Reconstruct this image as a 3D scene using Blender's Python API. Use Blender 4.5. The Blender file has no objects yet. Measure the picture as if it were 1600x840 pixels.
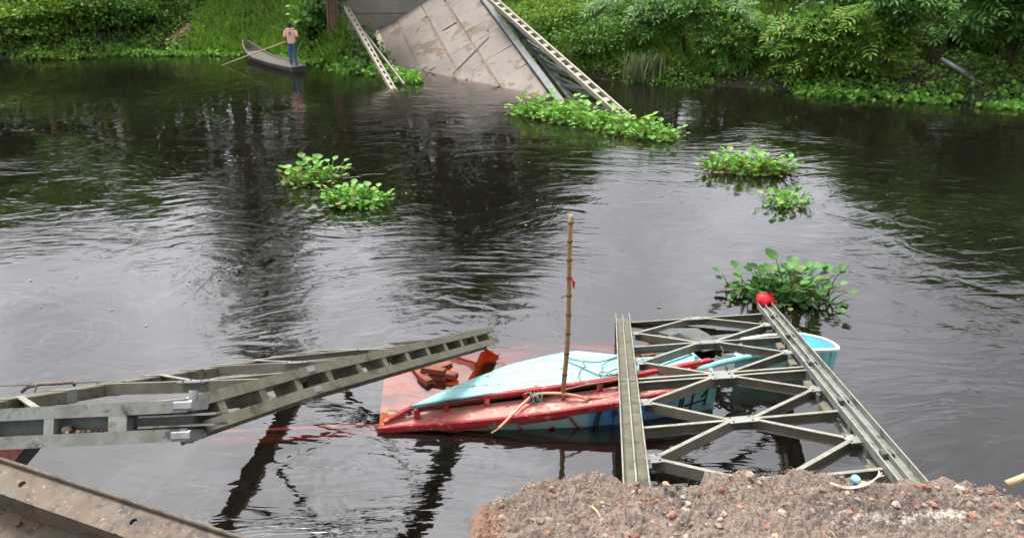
import bpy, math, random
import numpy as np
from mathutils import Vector, Matrix

S = bpy.context.scene
COL = S.collection
random.seed(11)
RNG = np.random.default_rng(11)
R = math.radians

# ------------------------------------------------------------------ camera
CAM_H, PITCH, F = 5.0, R(23.2), 1200.0
cd = bpy.data.cameras.new('camera')
cam = bpy.data.objects.new('camera', cd)
COL.objects.link(cam)
cam.location = (0, 0, CAM_H)
cam.rotation_euler = (math.pi / 2 - PITCH, 0, 0)
cd.sensor_width = 36.0
cd.lens = F / 1600 * 36
cd.clip_start = 0.05
cd.clip_end = 3000
S.camera = cam

# ------------------------------------------------------------------ world and sun
SUN_EL, SUN_AZ = R(68), R(-40)
W = bpy.data.worlds.new('World')
S.world = W
W.use_nodes = True
nt = W.node_tree
nt.nodes.clear()
wo = nt.nodes.new('ShaderNodeOutputWorld')
bg = nt.nodes.new('ShaderNodeBackground')
sky = nt.nodes.new('ShaderNodeTexSky')
sky.sky_type = 'NISHITA'
sky.sun_disc = False
sky.sun_elevation = SUN_EL
sky.sun_rotation = SUN_AZ
sky.air_density = 1.0
sky.dust_density = 4.0
sky.ozone_density = 1.0
hs = nt.nodes.new('ShaderNodeHueSaturation')
hs.inputs['Saturation'].default_value = 0.16
hs.inputs['Value'].default_value = 1.0
nt.links.new(sky.outputs[0], hs.inputs['Color'])
tc = nt.nodes.new('ShaderNodeTexCoord')
cn = nt.nodes.new('ShaderNodeTexNoise')
cn.inputs['Scale'].default_value = 2.6
cn.inputs['Detail'].default_value = 4.0
cn.inputs['Roughness'].default_value = 0.5
nt.links.new(tc.outputs['Generated'], cn.inputs['Vector'])
cm = nt.nodes.new('ShaderNodeMapRange')
cm.inputs[1].default_value = 0.32
cm.inputs[2].default_value = 0.68
cm.inputs[3].default_value = 0.62
cm.inputs[4].default_value = 1.38
nt.links.new(cn.outputs['Fac'], cm.inputs[0])
cv = nt.nodes.new('ShaderNodeVectorMath')
cv.operation = 'SCALE'
nt.links.new(hs.outputs[0], cv.inputs[0])
nt.links.new(cm.outputs[0], cv.inputs['Scale'])
nt.links.new(cv.outputs[0], bg.inputs[0])
bg.inputs[1].default_value = 0.14
nt.links.new(bg.outputs[0], wo.inputs[0])
sd = bpy.data.lights.new('sun', 'SUN')
sd.energy = 1.5
sd.angle = R(16)
sd.color = (1.0, 0.96, 0.9)
sun = bpy.data.objects.new('sun', sd)
COL.objects.link(sun)
sv = Vector((math.sin(SUN_AZ) * math.cos(SUN_EL), math.cos(SUN_AZ) * math.cos(SUN_EL), math.sin(SUN_EL)))
sun.rotation_euler = sv.to_track_quat('Z', 'Y').to_euler()
sun.location = sv * 60

S.view_settings.view_transform = 'Standard'
S.view_settings.look = 'None'
S.view_settings.gamma = 1.0
S.view_settings.use_curve_mapping = False
S.view_settings.exposure = 1.42
S.render.engine = 'CYCLES'
S.cycles.use_denoising = True
S.cycles.use_adaptive_sampling = True
S.cycles.adaptive_threshold = 0.03
S.cycles.adaptive_min_samples = 12
S.cycles.max_bounces = 5
S.cycles.diffuse_bounces = 2
S.cycles.glossy_bounces = 3
S.cycles.transmission_bounces = 2
S.cycles.volume_bounces = 0
S.cycles.transparent_max_bounces = 8
S.cycles.caustics_reflective = False
S.cycles.caustics_refractive = False

# ------------------------------------------------------------------ picking points
CP, SP = math.cos(PITCH), math.sin(PITCH)


def ray(px, py):
    x, y = (px - 800) / F, (py - 420) / F
    return Vector((x, CP - y * SP, -SP - y * CP))


def at(px, py, z):
    d = ray(px, py)
    k = (z - CAM_H) / d.z
    return Vector((0, 0, CAM_H)) + d * k


def atD(px, py, D):
    d = ray(px, py)
    return Vector((0, 0, CAM_H)) + d * (D / d.y)


def Xat(px, D, z=0.0):
    return (px - 800) / F * (D * CP + (CAM_H - z) * SP)


# ------------------------------------------------------------------ noise
def _h(ix, iy, s):
    n = (ix.astype(np.int64) * 374761393 + iy.astype(np.int64) * 668265263 + s * 1442695041) & 0x7fffffff
    n = ((n ^ (n >> 13)) * 1274126177) & 0x7fffffff
    n = n ^ (n >> 16)
    return (n & 0xffff) / 65535.0


def vnoise(x, y, s=0):
    x = np.asarray(x, float); y = np.asarray(y, float)
    ix, iy = np.floor(x), np.floor(y)
    fx, fy = x - ix, y - iy
    fx = fx * fx * (3 - 2 * fx); fy = fy * fy * (3 - 2 * fy)
    a, b = _h(ix, iy, s), _h(ix + 1, iy, s)
    c, d = _h(ix, iy + 1, s), _h(ix + 1, iy + 1, s)
    return (a * (1 - fx) + b * fx) * (1 - fy) + (c * (1 - fx) + d * fx) * fy


def fbm(x, y, s=0, o=4):
    v, a, f = 0, 0.5, 1.0
    for i in range(o):
        v = v + a * vnoise(np.asarray(x) * f, np.asarray(y) * f, s + i * 17)
        a *= 0.5; f *= 2.03
    return v


# ------------------------------------------------------------------ materials
MATS = {}


def nd(t, kind, **kw):
    n = t.nodes.new(kind)
    for k, v in kw.items():
        setattr(n, k, v)
    return n


def mixc(t, fac, a, b, mode='MIX'):
    m = nd(t, 'ShaderNodeMix', data_type='RGBA', blend_type=mode)
    for sock, v in ((0, fac), (6, a), (7, b)):
        if hasattr(v, 'is_linked') or hasattr(v, 'links'):
            t.links.new(v, m.inputs[sock])
        elif sock == 0:
            m.inputs[0].default_value = v
        else:
            m.inputs[sock].default_value = (*v, 1)
    return m.outputs[2]


def noise(t, pos, scale, detail=5, rough=0.6, dist=0.0, stretch=None):
    n = nd(t, 'ShaderNodeTexNoise')
    n.inputs['Scale'].default_value = scale
    n.inputs['Detail'].default_value = detail
    n.inputs['Roughness'].default_value = rough
    n.inputs['Distortion'].default_value = dist
    if stretch:
        mp = nd(t, 'ShaderNodeMapping')
        mp.inputs['Scale'].default_value = stretch
        t.links.new(pos, mp.inputs['Vector'])
        pos = mp.outputs[0]
    t.links.new(pos, n.inputs['Vector'])
    return n.outputs['Fac']


def ramp(t, fac, lo, hi):
    r = nd(t, 'ShaderNodeMapRange', interpolation_type='SMOOTHSTEP')
    r.inputs[1].default_value = lo
    r.inputs[2].default_value = hi
    t.links.new(fac, r.inputs[0])
    return r.outputs[0]


def pmat(name, c1, c2, scale=4.0, rough=0.6, metal=0.0, bump=0.004, spec=0.4,
         patches=(), bscale=None, rnd=0.12, stretch=None):
    """Procedural painted / weathered surface in world coordinates.
    patches: (colour, noise scale, low, high) laid over the base."""
    if name in MATS:
        return MATS[name]
    m = bpy.data.materials.new(name)
    m.use_nodes = True
    t = m.node_tree
    b = t.nodes['Principled BSDF']
    g = nd(t, 'ShaderNodeNewGeometry')
    pos = g.outputs['Position']
    col = mixc(t, ramp(t, noise(t, pos, scale, 6, 0.65, 0.3, stretch), 0.3, 0.7), c1, c2)
    for i, (pc, ps, lo, hi) in enumerate(patches):
        col = mixc(t, ramp(t, noise(t, pos, ps, 7, 0.7, 0.4), lo, hi), col, pc)
    oi = nd(t, 'ShaderNodeObjectInfo')
    mr = nd(t, 'ShaderNodeMapRange')
    mr.inputs[3].default_value = 1 - rnd
    mr.inputs[4].default_value = 1 + rnd
    t.links.new(oi.outputs['Random'], mr.inputs[0])
    vm = nd(t, 'ShaderNodeVectorMath', operation='SCALE')
    t.links.new(col, vm.inputs[0])
    t.links.new(mr.outputs[0], vm.inputs['Scale'])
    t.links.new(vm.outputs[0], b.inputs['Base Color'])
    b.inputs['Roughness'].default_value = rough
    b.inputs['Metallic'].default_value = metal
    b.inputs['Specular IOR Level'].default_value = spec
    if bump:
        bp = nd(t, 'ShaderNodeBump')
        bp.inputs['Strength'].default_value = 0.6
        bp.inputs['Distance'].default_value = bump
        t.links.new(noise(t, pos, bscale or scale * 4, 6, 0.7), bp.inputs['Height'])
        t.links.new(bp.outputs[0], b.inputs['Normal'])
    MATS[name] = m
    return m


def leafmat(name, dark, mid, light, trans=0.3, yellow=None, rough=0.5):
    if name in MATS:
        return MATS[name]
    m = bpy.data.materials.new(name)
    m.use_nodes = True
    t = m.node_tree
    b = t.nodes['Principled BSDF']
    out = t.nodes['Material Output']
    g = nd(t, 'ShaderNodeNewGeometry')
    oi = nd(t, 'ShaderNodeObjectInfo')
    ad = nd(t, 'ShaderNodeMath', operation='ADD')
    t.links.new(g.outputs['Random Per Island'], ad.inputs[0])
    t.links.new(oi.outputs['Random'], ad.inputs[1])
    fr = nd(t, 'ShaderNodeMath', operation='FRACT')
    t.links.new(ad.outputs[0], fr.inputs[0])
    cr = nd(t, 'ShaderNodeValToRGB')
    e = cr.color_ramp.elements
    e[0].position = 0.0; e[0].color = (*dark, 1)
    e[1].position = 0.5; e[1].color = (*mid, 1)
    x = e.new(0.9); x.color = (*light, 1)
    if yellow:
        x = e.new(0.97); x.color = (*yellow, 1)
    t.links.new(fr.outputs[0], cr.inputs[0])
    big = ramp(t, noise(t, g.outputs['Position'], 0.45, 4, 0.6), 0.35, 0.68)
    col = mixc(t, big, cr.outputs[0], light)
    half = nd(t, 'ShaderNodeMix', data_type='RGBA')
    half.inputs[0].default_value = 0.35
    t.links.new(cr.outputs[0], half.inputs[6]); t.links.new(col, half.inputs[7])
    col = half.outputs[2]
    t.links.new(col, b.inputs['Base Color'])
    b.inputs['Roughness'].default_value = rough
    b.inputs['Specular IOR Level'].default_value = 0.35
    tr = nd(t, 'ShaderNodeBsdfTranslucent')
    warm = mixc(t, 1.0, col, (1.0, 1.0, 0.45), 'MULTIPLY')
    t.links.new(warm, tr.inputs[0])
    ms = nd(t, 'ShaderNodeMixShader')
    ms.inputs[0].default_value = trans
    t.links.new(b.outputs[0], ms.inputs[1]); t.links.new(tr.outputs[0], ms.inputs[2])
    t.links.new(ms.outputs[0], out.inputs[0])
    MATS[name] = m
    return m


STEEL = pmat('galvanised_steel', (0.25, 0.26, 0.24), (0.15, 0.155, 0.135), 6, 0.55, 0.25, 0.002,
             patches=(((0.13, 0.15, 0.06), 9, 0.56, 0.72), ((0.40, 0.41, 0.38), 22, 0.62, 0.75), ((0.15, 0.08, 0.04), 11, 0.575, 0.68), ((0.07, 0.066, 0.055), 4, 0.54, 0.66)))
STEEL_MOSS = pmat('mossy_steel', (0.165, 0.155, 0.115), (0.105, 0.10, 0.07), 7, 0.65, 0.1, 0.003,
                  patches=(((0.12, 0.125, 0.05), 8, 0.56, 0.72), ((0.28, 0.265, 0.22), 25, 0.6, 0.75), ((0.06, 0.055, 0.04), 5, 0.54, 0.66), ((0.13, 0.07, 0.035), 12, 0.585, 0.68)))
STEEL_BRIGHT = pmat('bright_zinc', (0.29, 0.30, 0.30), (0.20, 0.205, 0.20), 9, 0.5, 0.2, 0.001,
                    patches=(((0.2, 0.19, 0.15), 30, 0.6, 0.75),))
EDGEM = pmat('worn_lit_steel_edge', (0.30, 0.29, 0.245), (0.20, 0.195, 0.155), 9, 0.55, 0.1, 0.001, patches=(((0.09, 0.085, 0.06), 14, 0.56, 0.68), ((0.14, 0.08, 0.04), 24, 0.64, 0.74)))  # worn zinc, with light on the upper edges put into the colour
WEBST = pmat('web_steel', (0.145, 0.132, 0.105), (0.095, 0.087, 0.067), 6, 0.55, 0.15, 0.002, patches=(((0.22, 0.21, 0.18), 22, 0.6, 0.75), ((0.09, 0.095, 0.045), 9, 0.56, 0.72)))  # darkened steel: shade on the member sides put into the colour
BEIGE_STEEL = pmat('dusty_steel', (0.34, 0.30, 0.235), (0.24, 0.215, 0.175), 5, 0.7, 0.0, 0.002)
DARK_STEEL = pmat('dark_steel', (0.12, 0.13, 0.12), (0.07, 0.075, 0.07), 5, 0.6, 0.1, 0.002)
RUST = pmat('rusty_beam_steel', (0.10, 0.068, 0.043), (0.13, 0.10, 0.075), 9, 0.65, 0.1, 0.003,
            patches=(((0.055, 0.045, 0.038), 14, 0.50, 0.62), ((0.24, 0.21, 0.18), 60, 0.57, 0.68), ((0.10, 0.105, 0.08), 5, 0.52, 0.66), ((0.20, 0.09, 0.04), 25, 0.6, 0.7)))
DECKM = pmat('deck_plate_steel', (0.178, 0.147, 0.12), (0.138, 0.121, 0.112), 0.9, 0.6, 0.0, 0.004, rnd=0.10,
             patches=(((0.21, 0.16, 0.125), 0.55, 0.5, 0.7), ((0.105, 0.077, 0.05), 0.8, 0.55, 0.58), ((0.09, 0.07, 0.055), 2.3, 0.60, 0.63), ((0.16, 0.16, 0.172), 5, 0.6, 0.75), ((0.10, 0.08, 0.065), 9, 0.66, 0.74)),
             stretch=(1.5, 0.7, 1))
DECKBASE = pmat('deck_under_dirt', (0.22, 0.16, 0.11), (0.15, 0.11, 0.08), 3, 0.9)
KERBM = pmat('kerb_concrete_grey', (0.19, 0.195, 0.20), (0.14, 0.148, 0.155), 3, 0.7)
CONC = pmat('abutment_concrete', (0.34, 0.32, 0.28), (0.25, 0.24, 0.21), 1.2, 0.85, bump=0.02,
            patches=(((0.35, 0.26, 0.15), 0.9, 0.52, 0.7), ((0.09, 0.09, 0.08), 2.0, 0.58, 0.72)))
RED = pmat('red_boat_paint', (0.33, 0.022, 0.026), (0.25, 0.018, 0.02), 4, 0.55, 0, 0.002,
           patches=(((0.42, 0.16, 0.13), 9, 0.56, 0.63), ((0.08, 0.035, 0.03), 13, 0.58, 0.63)))
PINKRED = pmat('faded_red_deck_paint', (0.45, 0.15, 0.13), (0.42, 0.20, 0.165), 4, 0.55, 0, 0.003,
               patches=(((0.38, 0.05, 0.05), 3.5, 0.5, 0.60), ((0.46, 0.32, 0.25), 7, 0.54, 0.60), ((0.15, 0.085, 0.065), 14, 0.595, 0.63)))
SUNKRED = pmat('submerged_red_paint', (0.72, 0.17, 0.07), (0.75, 0.27, 0.11), 2.5, 0.6, 0, 0.001,
               patches=(((0.68, 0.33, 0.12), 2.2, 0.5, 0.66), ((0.34, 0.19, 0.07), 1.6, 0.54, 0.7), ((0.22, 0.13, 0.06), 7, 0.6, 0.72)))
CYAN = pmat('cyan_deck_paint', (0.27, 0.53, 0.54), (0.31, 0.58, 0.59), 2, 0.45, 0, 0.001, rnd=0.03,
            patches=(((0.40, 0.50, 0.44), 3, 0.58, 0.75), ((0.33, 0.36, 0.29), 6, 0.58, 0.66), ((0.21, 0.17, 0.11), 5.5, 0.60, 0.615), ((0.14, 0.11, 0.08), 24, 0.635, 0.65)))
CYAN2 = pmat('cyan_hull_paint', (0.20, 0.50, 0.50), (0.26, 0.58, 0.57), 3, 0.5, 0, 0.002,
             patches=(((0.14, 0.24, 0.2), 12, 0.64, 0.76),))
BLUE = pmat('blue_paint', (0.03, 0.20, 0.55), (0.05, 0.28, 0.62), 3, 0.45, 0, 0.001, patches=(((0.25, 0.4, 0.55), 9, 0.62, 0.75),))
WHITEP = pmat('white_paint', (0.62, 0.72, 0.72), (0.5, 0.6, 0.6), 5, 0.5)
BLACKP = pmat('black_paint', (0.02, 0.02, 0.022), (0.03, 0.03, 0.03), 5, 0.5)
BAMBOO = pmat('bamboo_skin', (0.30, 0.17, 0.07), (0.42, 0.27, 0.13), 14, 0.5, 0, 0.002, patches=(((0.1, 0.06, 0.03), 20, 0.6, 0.72),))
BAMBOO_NODE = pmat('bamboo_node', (0.07, 0.04, 0.02), (0.12, 0.08, 0.04), 20, 0.7)
ROPEM = pmat('grey_green_rope', (0.16, 0.24, 0.21), (0.10, 0.15, 0.13), 30, 0.8)
HOSE = pmat('salmon_hose', (0.62, 0.27, 0.18), (0.66, 0.34, 0.24), 8, 0.6)
BRICK = pmat('red_brick', (0.27, 0.085, 0.05), (0.20, 0.06, 0.038), 9, 0.8, bump=0.0015, patches=(((0.14, 0.06, 0.04), 12, 0.6, 0.75),))
REDPL = pmat('red_plastic', (0.75, 0.02, 0.03), (0.62, 0.015, 0.02), 6, 0.35, 0, 0.004)
OLDWOOD = pmat('grey_boat_timber', (0.17, 0.148, 0.128), (0.10, 0.088, 0.075), 6, 0.8, 0, 0.004, stretch=(1, 4, 4))
TARWOOD = pmat('tarred_hull', (0.035, 0.03, 0.028), (0.06, 0.05, 0.045), 5, 0.6)
POLEW = pmat('pale_pole_wood', (0.50, 0.38, 0.22), (0.40, 0.29, 0.16), 8, 0.6)
BARK = pmat('bark', (0.13, 0.09, 0.06), (0.07, 0.05, 0.035), 6, 0.9, bump=0.03)
BANSTEM = pmat('banana_stem', (0.20, 0.22, 0.07), (0.30, 0.18, 0.08), 4, 0.7, bump=0.01)
SKIN = pmat('skin', (0.26, 0.13, 0.08), (0.22, 0.11, 0.07), 10, 0.55, bump=0)
SHIRT = pmat('peach_cotton', (0.74, 0.45, 0.34), (0.68, 0.40, 0.30), 6, 0.85, bump=0.006)
JEANS = pmat('blue_denim', (0.07, 0.14, 0.25), (0.045, 0.09, 0.17), 9, 0.85, bump=0.006)
HAIRM = pmat('black_hair', (0.012, 0.010, 0.010), (0.02, 0.017, 0.015), 30, 0.6, bump=0.005)
PRINT = pmat('purple_print', (0.20, 0.13, 0.30), (0.28, 0.2, 0.36), 30, 0.8, bump=0)

# ------------------------------------------------------------------ mesh builder
WL = {}


class MB:
    def __init__(s):
        s.v, s.f, s.m = [], [], []

    def add(s, vs, fs, mi=0):
        o = len(s.v)
        s.v += [tuple(v) for v in vs]
        s.f += [tuple(i + o for i in f) for f in fs]
        s.m += [mi] * len(fs)
        return s

    def beam(s, p0, p1, prof, up, mi=0):
        p0, p1, up = Vector(p0), Vector(p1), Vector(up)
        d = (p1 - p0).normalized()
        sd_ = d.cross(up).normalized()
        u = sd_.cross(d)
        n = len(prof)
        vs = [p0 + sd_ * a + u * b for a, b in prof] + [p1 + sd_ * a + u * b for a, b in prof]
        fs = [(i, (i + 1) % n, n + (i + 1) % n, n + i) for i in range(n)]
        fs += [tuple(reversed(range(n))), tuple(range(n, 2 * n))]
        return s.add(vs, fs, mi)

    def bar(s, p0, p1, w, h, up=(0, 0, 1), mi=0, c=0.0):
        a, b = w / 2, h / 2
        if c:
            pr = [(-a + c, -b), (a - c, -b), (a, -b + c), (a, b - c), (a - c, b), (-a + c, b), (-a, b - c), (-a, -b + c)]
        else:
            pr = [(-a, -b), (a, -b), (a, b), (-a, b)]
        return s.beam(p0, p1, pr, up, mi)

    def tube(s, pts, rad, n=8, mi=0, cap=True):
        pts = [Vector(p) for p in pts]
        k = len(pts)
        if not hasattr(rad, '__len__'):
            rad = [rad] * k
        up = Vector((0.13, 0.31, 0.94)).normalized()
        vs = []
        for i, p in enumerate(pts):
            d = (pts[min(i + 1, k - 1)] - pts[max(i - 1, 0)])
            d = d.normalized() if d.length > 1e-9 else Vector((0, 0, 1))
            if abs(d.dot(up)) > 0.97:
                up = Vector((1, 0.1, 0)).normalized()
            a = d.cross(up).normalized()
            b = a.cross(d)
            up = b if abs(d.dot(b)) < 0.9 else up
            for j in range(n):
                t = 2 * math.pi * j / n
                vs.append(p + (a * math.cos(t) + b * math.sin(t)) * rad[i])
        fs = []
        for i in range(k - 1):
            for j in range(n):
                fs.append((i * n + j, i * n + (j + 1) % n, (i + 1) * n + (j + 1) % n, (i + 1) * n + j))
        if cap:
            fs.append(tuple(reversed(range(n))))
            fs.append(tuple(range((k - 1) * n, k * n)))
        return s.add(vs, fs, mi)

    def ell(s, c, r, nu=12, nv=8, mi=0, noise_amp=0.0, seed=0):
        rr = random.Random(seed)
        vs, fs = [], []
        c = Vector(c)
        for i in range(nv + 1):
            th = math.pi * i / nv
            for j in range(nu):
                ph = 2 * math.pi * j / nu
                k = 1 + rr.uniform(-noise_amp, noise_amp) if 0 < i < nv else 1
                vs.append(c + Vector((r[0] * math.sin(th) * math.cos(ph), r[1] * math.sin(th) * math.sin(ph), r[2] * math.cos(th))) * k)
        for i in range(nv):
            for j in range(nu):
                fs.append((i * nu + j, (i + 1) * nu + j, (i + 1) * nu + (j + 1) % nu, i * nu + (j + 1) % nu))
        return s.add(vs, fs, mi)

    def slab(s, top, thick, down=(0, 0, -1), mi=0):
        """closed prism from a polygon of 3D points (fan top)"""
        top = [Vector(p) for p in top]
        n = len(top)
        dn = Vector(down) * thick
        c = sum(top, Vector()) / n
        vs = top + [p + dn for p in top] + [c, c + dn]
        fs = []
        for i in range(n):
            j = (i + 1) % n
            fs += [(2 * n, i, j), (2 * n + 1, n + j, n + i), (i, n + i, n + j, j)]
        return s.add(vs, fs, mi)

    def build(s, name, mats, parent=None, smooth=False, recalc=True):
        mats = mats if isinstance(mats, (list, tuple)) else [mats]
        a = np.array(s.v)
        c = Vector(((a.min(0) + a.max(0)) / 2).tolist())
        me = bpy.data.meshes.new(name)
        me.from_pydata([tuple(Vector(v) - c) for v in s.v], [], s.f)
        for m in mats:
            me.materials.append(m)
        if len(mats) > 1:
            me.polygons.foreach_set('material_index', s.m)
        if recalc:
            import bmesh
            bm = bmesh.new(); bm.from_mesh(me)
            bmesh.ops.recalc_face_normals(bm, faces=bm.faces)
            bm.to_mesh(me); bm.free()
        if smooth:
            me.polygons.foreach_set('use_smooth', [True] * len(me.polygons))
        me.update()
        return link(name, me, c, parent)


def link(name, me, world, parent=None):
    o = bpy.data.objects.new(name, me)
    COL.objects.link(o)
    world = Vector(world)
    WL[o.name] = world
    if parent is not None:
        o.parent = parent
        o.location = world - WL[parent.name]
    else:
        o.location = world
    return o


def tag(o, label, cat, group=None):
    o['label'] = label
    o['category'] = cat
    if group:
        o['group'] = group
    return o


def thing(name, label, cat, loc, group=None):
    o = bpy.data.objects.new(name, None)
    COL.objects.link(o)
    o.empty_display_size = 0.1
    o.location = Vector(loc)
    WL[o.name] = Vector(loc)
    return tag(o, label, cat, group)


def struct(o):
    o['kind'] = 'structure'
    return o


def copyto(src, world, rot=None, scale=None, parent=None):
    o = src.copy()
    COL.objects.link(o)
    o.parent = parent
    w = Vector(world)
    WL[o.name] = w
    o.location = w - WL[parent.name] if parent is not None else w
    if rot is not None:
        o.rotation_mode = 'QUATERNION'
        o.rotation_quaternion = rot
    if scale is not None:
        o.scale = (scale, scale, scale) if not hasattr(scale, '__len__') else scale
    return o


# ------------------------------------------------------------------ scattering
LEAF = (np.array([[0, 0, 0], [-.30, .30, .07], [-.27, .62, .06], [0, 1, -.08], [.27, .62, .06], [.30, .30, .07], [0, .5, 0]], float),
        np.array([[0, 6, 1], [1, 6, 2], [2, 6, 3], [3, 6, 4], [4, 6, 5], [5, 6, 0]]))
SMALL = (np.array([[0, 0, 0], [-.30, .45, .06], [0, 1, -.05], [.30, .45, .06]], float), np.array([[0, 2, 1], [0, 3, 2]]))
BLADE = (np.array([[-.03, 0, 0], [.03, 0, 0], [-.035, .4, .03], [.035, .4, .03], [-.02, .75, -.02], [.02, .75, -.02], [0, 1, -.16]], float),
         np.array([[0, 1, 3], [0, 3, 2], [2, 3, 5], [2, 5, 4], [4, 5, 6]]))
ROUND = (np.array([[0, 0, 0], [-.42, .25, .12], [-.45, .65, .12], [0, 1, .05], [.45, .65, .12], [.42, .25, .12], [0, .5, -.02]], float),
         np.array([[0, 6, 1], [1, 6, 2], [2, 6, 3], [3, 6, 4], [4, 6, 5], [5, 6, 0]]))


def spray_template(n=5, lw=0.17):
    vs = [[0, 0, 0]]; vs = []; fs = []

    def leaflet(bx, by, ang, ln, zz):
        ca, sa = math.cos(ang), math.sin(ang)
        o = len(vs)
        for (x, y, z) in ((0, 0, 0), (-lw * .5, .35, .05), (-lw * .4, .7, .03), (0, 1, -.14), (lw * .4, .7, .03), (lw * .5, .35, .05), (0, .5, 0)):
            x *= 1.9; X, Y = x * ln, y * ln
            vs.append([bx + X * ca + Y * sa, by - X * sa + Y * ca, zz + z * ln])
        for f in ((0, 6, 1), (1, 6, 2), (2, 6, 3), (3, 6, 4), (4, 6, 5), (5, 6, 0)):
            fs.append([i + o for i in f])
    for i in range(n):
        y = 0.18 + 0.62 * i / (n - 1)
        z = -0.22 * (y ** 2)
        for sgn in (-1, 1):
            leaflet(0, y, sgn * R(62 - 18 * i / n), 0.36 - 0.03 * abs(i - 2), z)
    leaflet(0, 0.84, 0, 0.34, -0.17)
    o = len(vs)
    w = .008
    vs += [[-w, 0, 0], [w, 0, 0], [-w, .5, -.06], [w, .5, -.06], [0, .9, -.19]]
    fs += [[o, o + 1, o + 3], [o, o + 3, o + 2], [o + 2, o + 3, o + 4]]
    return np.array(vs, float), np.array(fs)


SPRAY = spray_template()


def frames(L, N):
    L = L / np.linalg.norm(L, axis=1, keepdims=True)
    Sd = np.cross(L, N)
    Sd /= np.maximum(np.linalg.norm(Sd, axis=1, keepdims=True), 1e-6)
    Nn = np.cross(Sd, L)
    return Sd, L, Nn


def scatter(name, tmpl, P, L, N, sc, mat, parent=None, smooth=True):
    tv, tf = tmpl
    Sd, L, Nn = frames(L, N)
    k = len(tv)
    V = P[:, None, :] + np.asarray(sc)[:, None, None] * (
        tv[None, :, 0, None] * Sd[:, None, :] + tv[None, :, 1, None] * L[:, None, :] + tv[None, :, 2, None] * Nn[:, None, :])
    V = V.reshape(-1, 3)
    c = V.mean(0)
    Fc = (tf[None] + (np.arange(len(P)) * k)[:, None, None]).reshape(-1, 3)
    me = bpy.data.meshes.new(name)
    me.vertices.add(len(V)); me.vertices.foreach_set('co', (V - c).ravel().astype(np.float32))
    me.loops.add(Fc.size); me.loops.foreach_set('vertex_index', Fc.ravel().astype(np.int32))
    me.polygons.add(len(Fc))
    me.polygons.foreach_set('loop_start', np.arange(0, Fc.size, 3, dtype=np.int32))
    me.polygons.foreach_set('use_smooth', np.full(len(Fc), smooth))
    me.materials.append(mat)
    me.update(calc_edges=True)
    return link(name, me, Vector(c.tolist()), parent)


def rdirs(n, up=0.0):
    v = RNG.normal(size=(n, 3))
    v /= np.linalg.norm(v, axis=1, keepdims=True)
    v[:, 2] += up
    return v / np.maximum(np.linalg.norm(v, axis=1, keepdims=True), 1e-6)


# foliage colours
G_BRIGHT = leafmat('leaf_bright', (0.0569, 0.1297, 0.0175), (0.1219, 0.2594, 0.0351), (0.2275, 0.3959, 0.0585), 0.42, (0.30, 0.28, 0.06))
G_MID = leafmat('leaf_mid', (0.0358, 0.0955, 0.0164), (0.0731, 0.1775, 0.0293), (0.1463, 0.2867, 0.0468), 0.42)
G_DARK = leafmat('leaf_dark', (0.02, 0.0546, 0.0117), (0.0438, 0.1134, 0.0225), (0.0875, 0.1837, 0.0342), 0.42)
G_BLUE = leafmat('leaf_glossy', (0.0325, 0.1024, 0.0257), (0.065, 0.1775, 0.0421), (0.1875, 0.3465, 0.081), 0.42, None, 0.42)
G_GRASS = leafmat('leaf_grass', (0.065, 0.157, 0.0211), (0.1381, 0.2935, 0.0351), (0.2438, 0.4095, 0.0643), 0.42, (0.26, 0.22, 0.08))
G_HYA = leafmat('leaf_hyacinth', (0.065, 0.195, 0.026), (0.13, 0.338, 0.0455), (0.234, 0.468, 0.078), 0.3, (0.34, 0.33, 0.08), 0.5)
G_HYD = leafmat('leaf_hyacinth_dark', (0.025, 0.08, 0.018), (0.05, 0.15, 0.03), (0.10, 0.24, 0.05), 0.25, (0.2, 0.2, 0.06), 0.5)
G_DRY = leafmat('leaf_dry', (0.16, 0.10, 0.04), (0.26, 0.18, 0.07), (0.34, 0.26, 0.12), 0.25)


# ================================================================== THE SETTING
# ------------------------------------------------------------------ bridge axis of the far span (needed by the terrain)
DB = at(862, 152, 0.0)
DK = atD(750, 0, 36.0)
DA = at(612, 100, 0.0)
DD = (DK - DB).normalized()
_w = DB - DA
DT = (_w - DD * _w.dot(DD))
DECK_W = DT.length
DT = DT.normalized()
DN = DT.cross(DD).normalized()
if DN.z < 0:
    DN = -DN
DECK_END = (DA - DB).dot(DD) + 4.0


def deckp(u, v, h=0.0):
    return DB + DD * u - DT * v + DN * h


# ------------------------------------------------------------------ far bank
_sh = [(-900, 95), (-300, 93), (0, 92), (120, 92), (200, 84), (300, 84), (400, 84), (500, 99), (560, 116), (640, 100), (760, 96),
       (880, 118), (960, 127), (1060, 133), (1150, 136), (1300, 146), (1400, 152), (1560, 164), (1640, 160), (1800, 165), (2600, 170)]
_sp = [at(a, b, 0) for a, b in _sh]
SX = np.array([p.x for p in _sp]); SY = np.array([p.y for p in _sp])


def shore(x):
    return np.interp(x, SX, SY)


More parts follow.
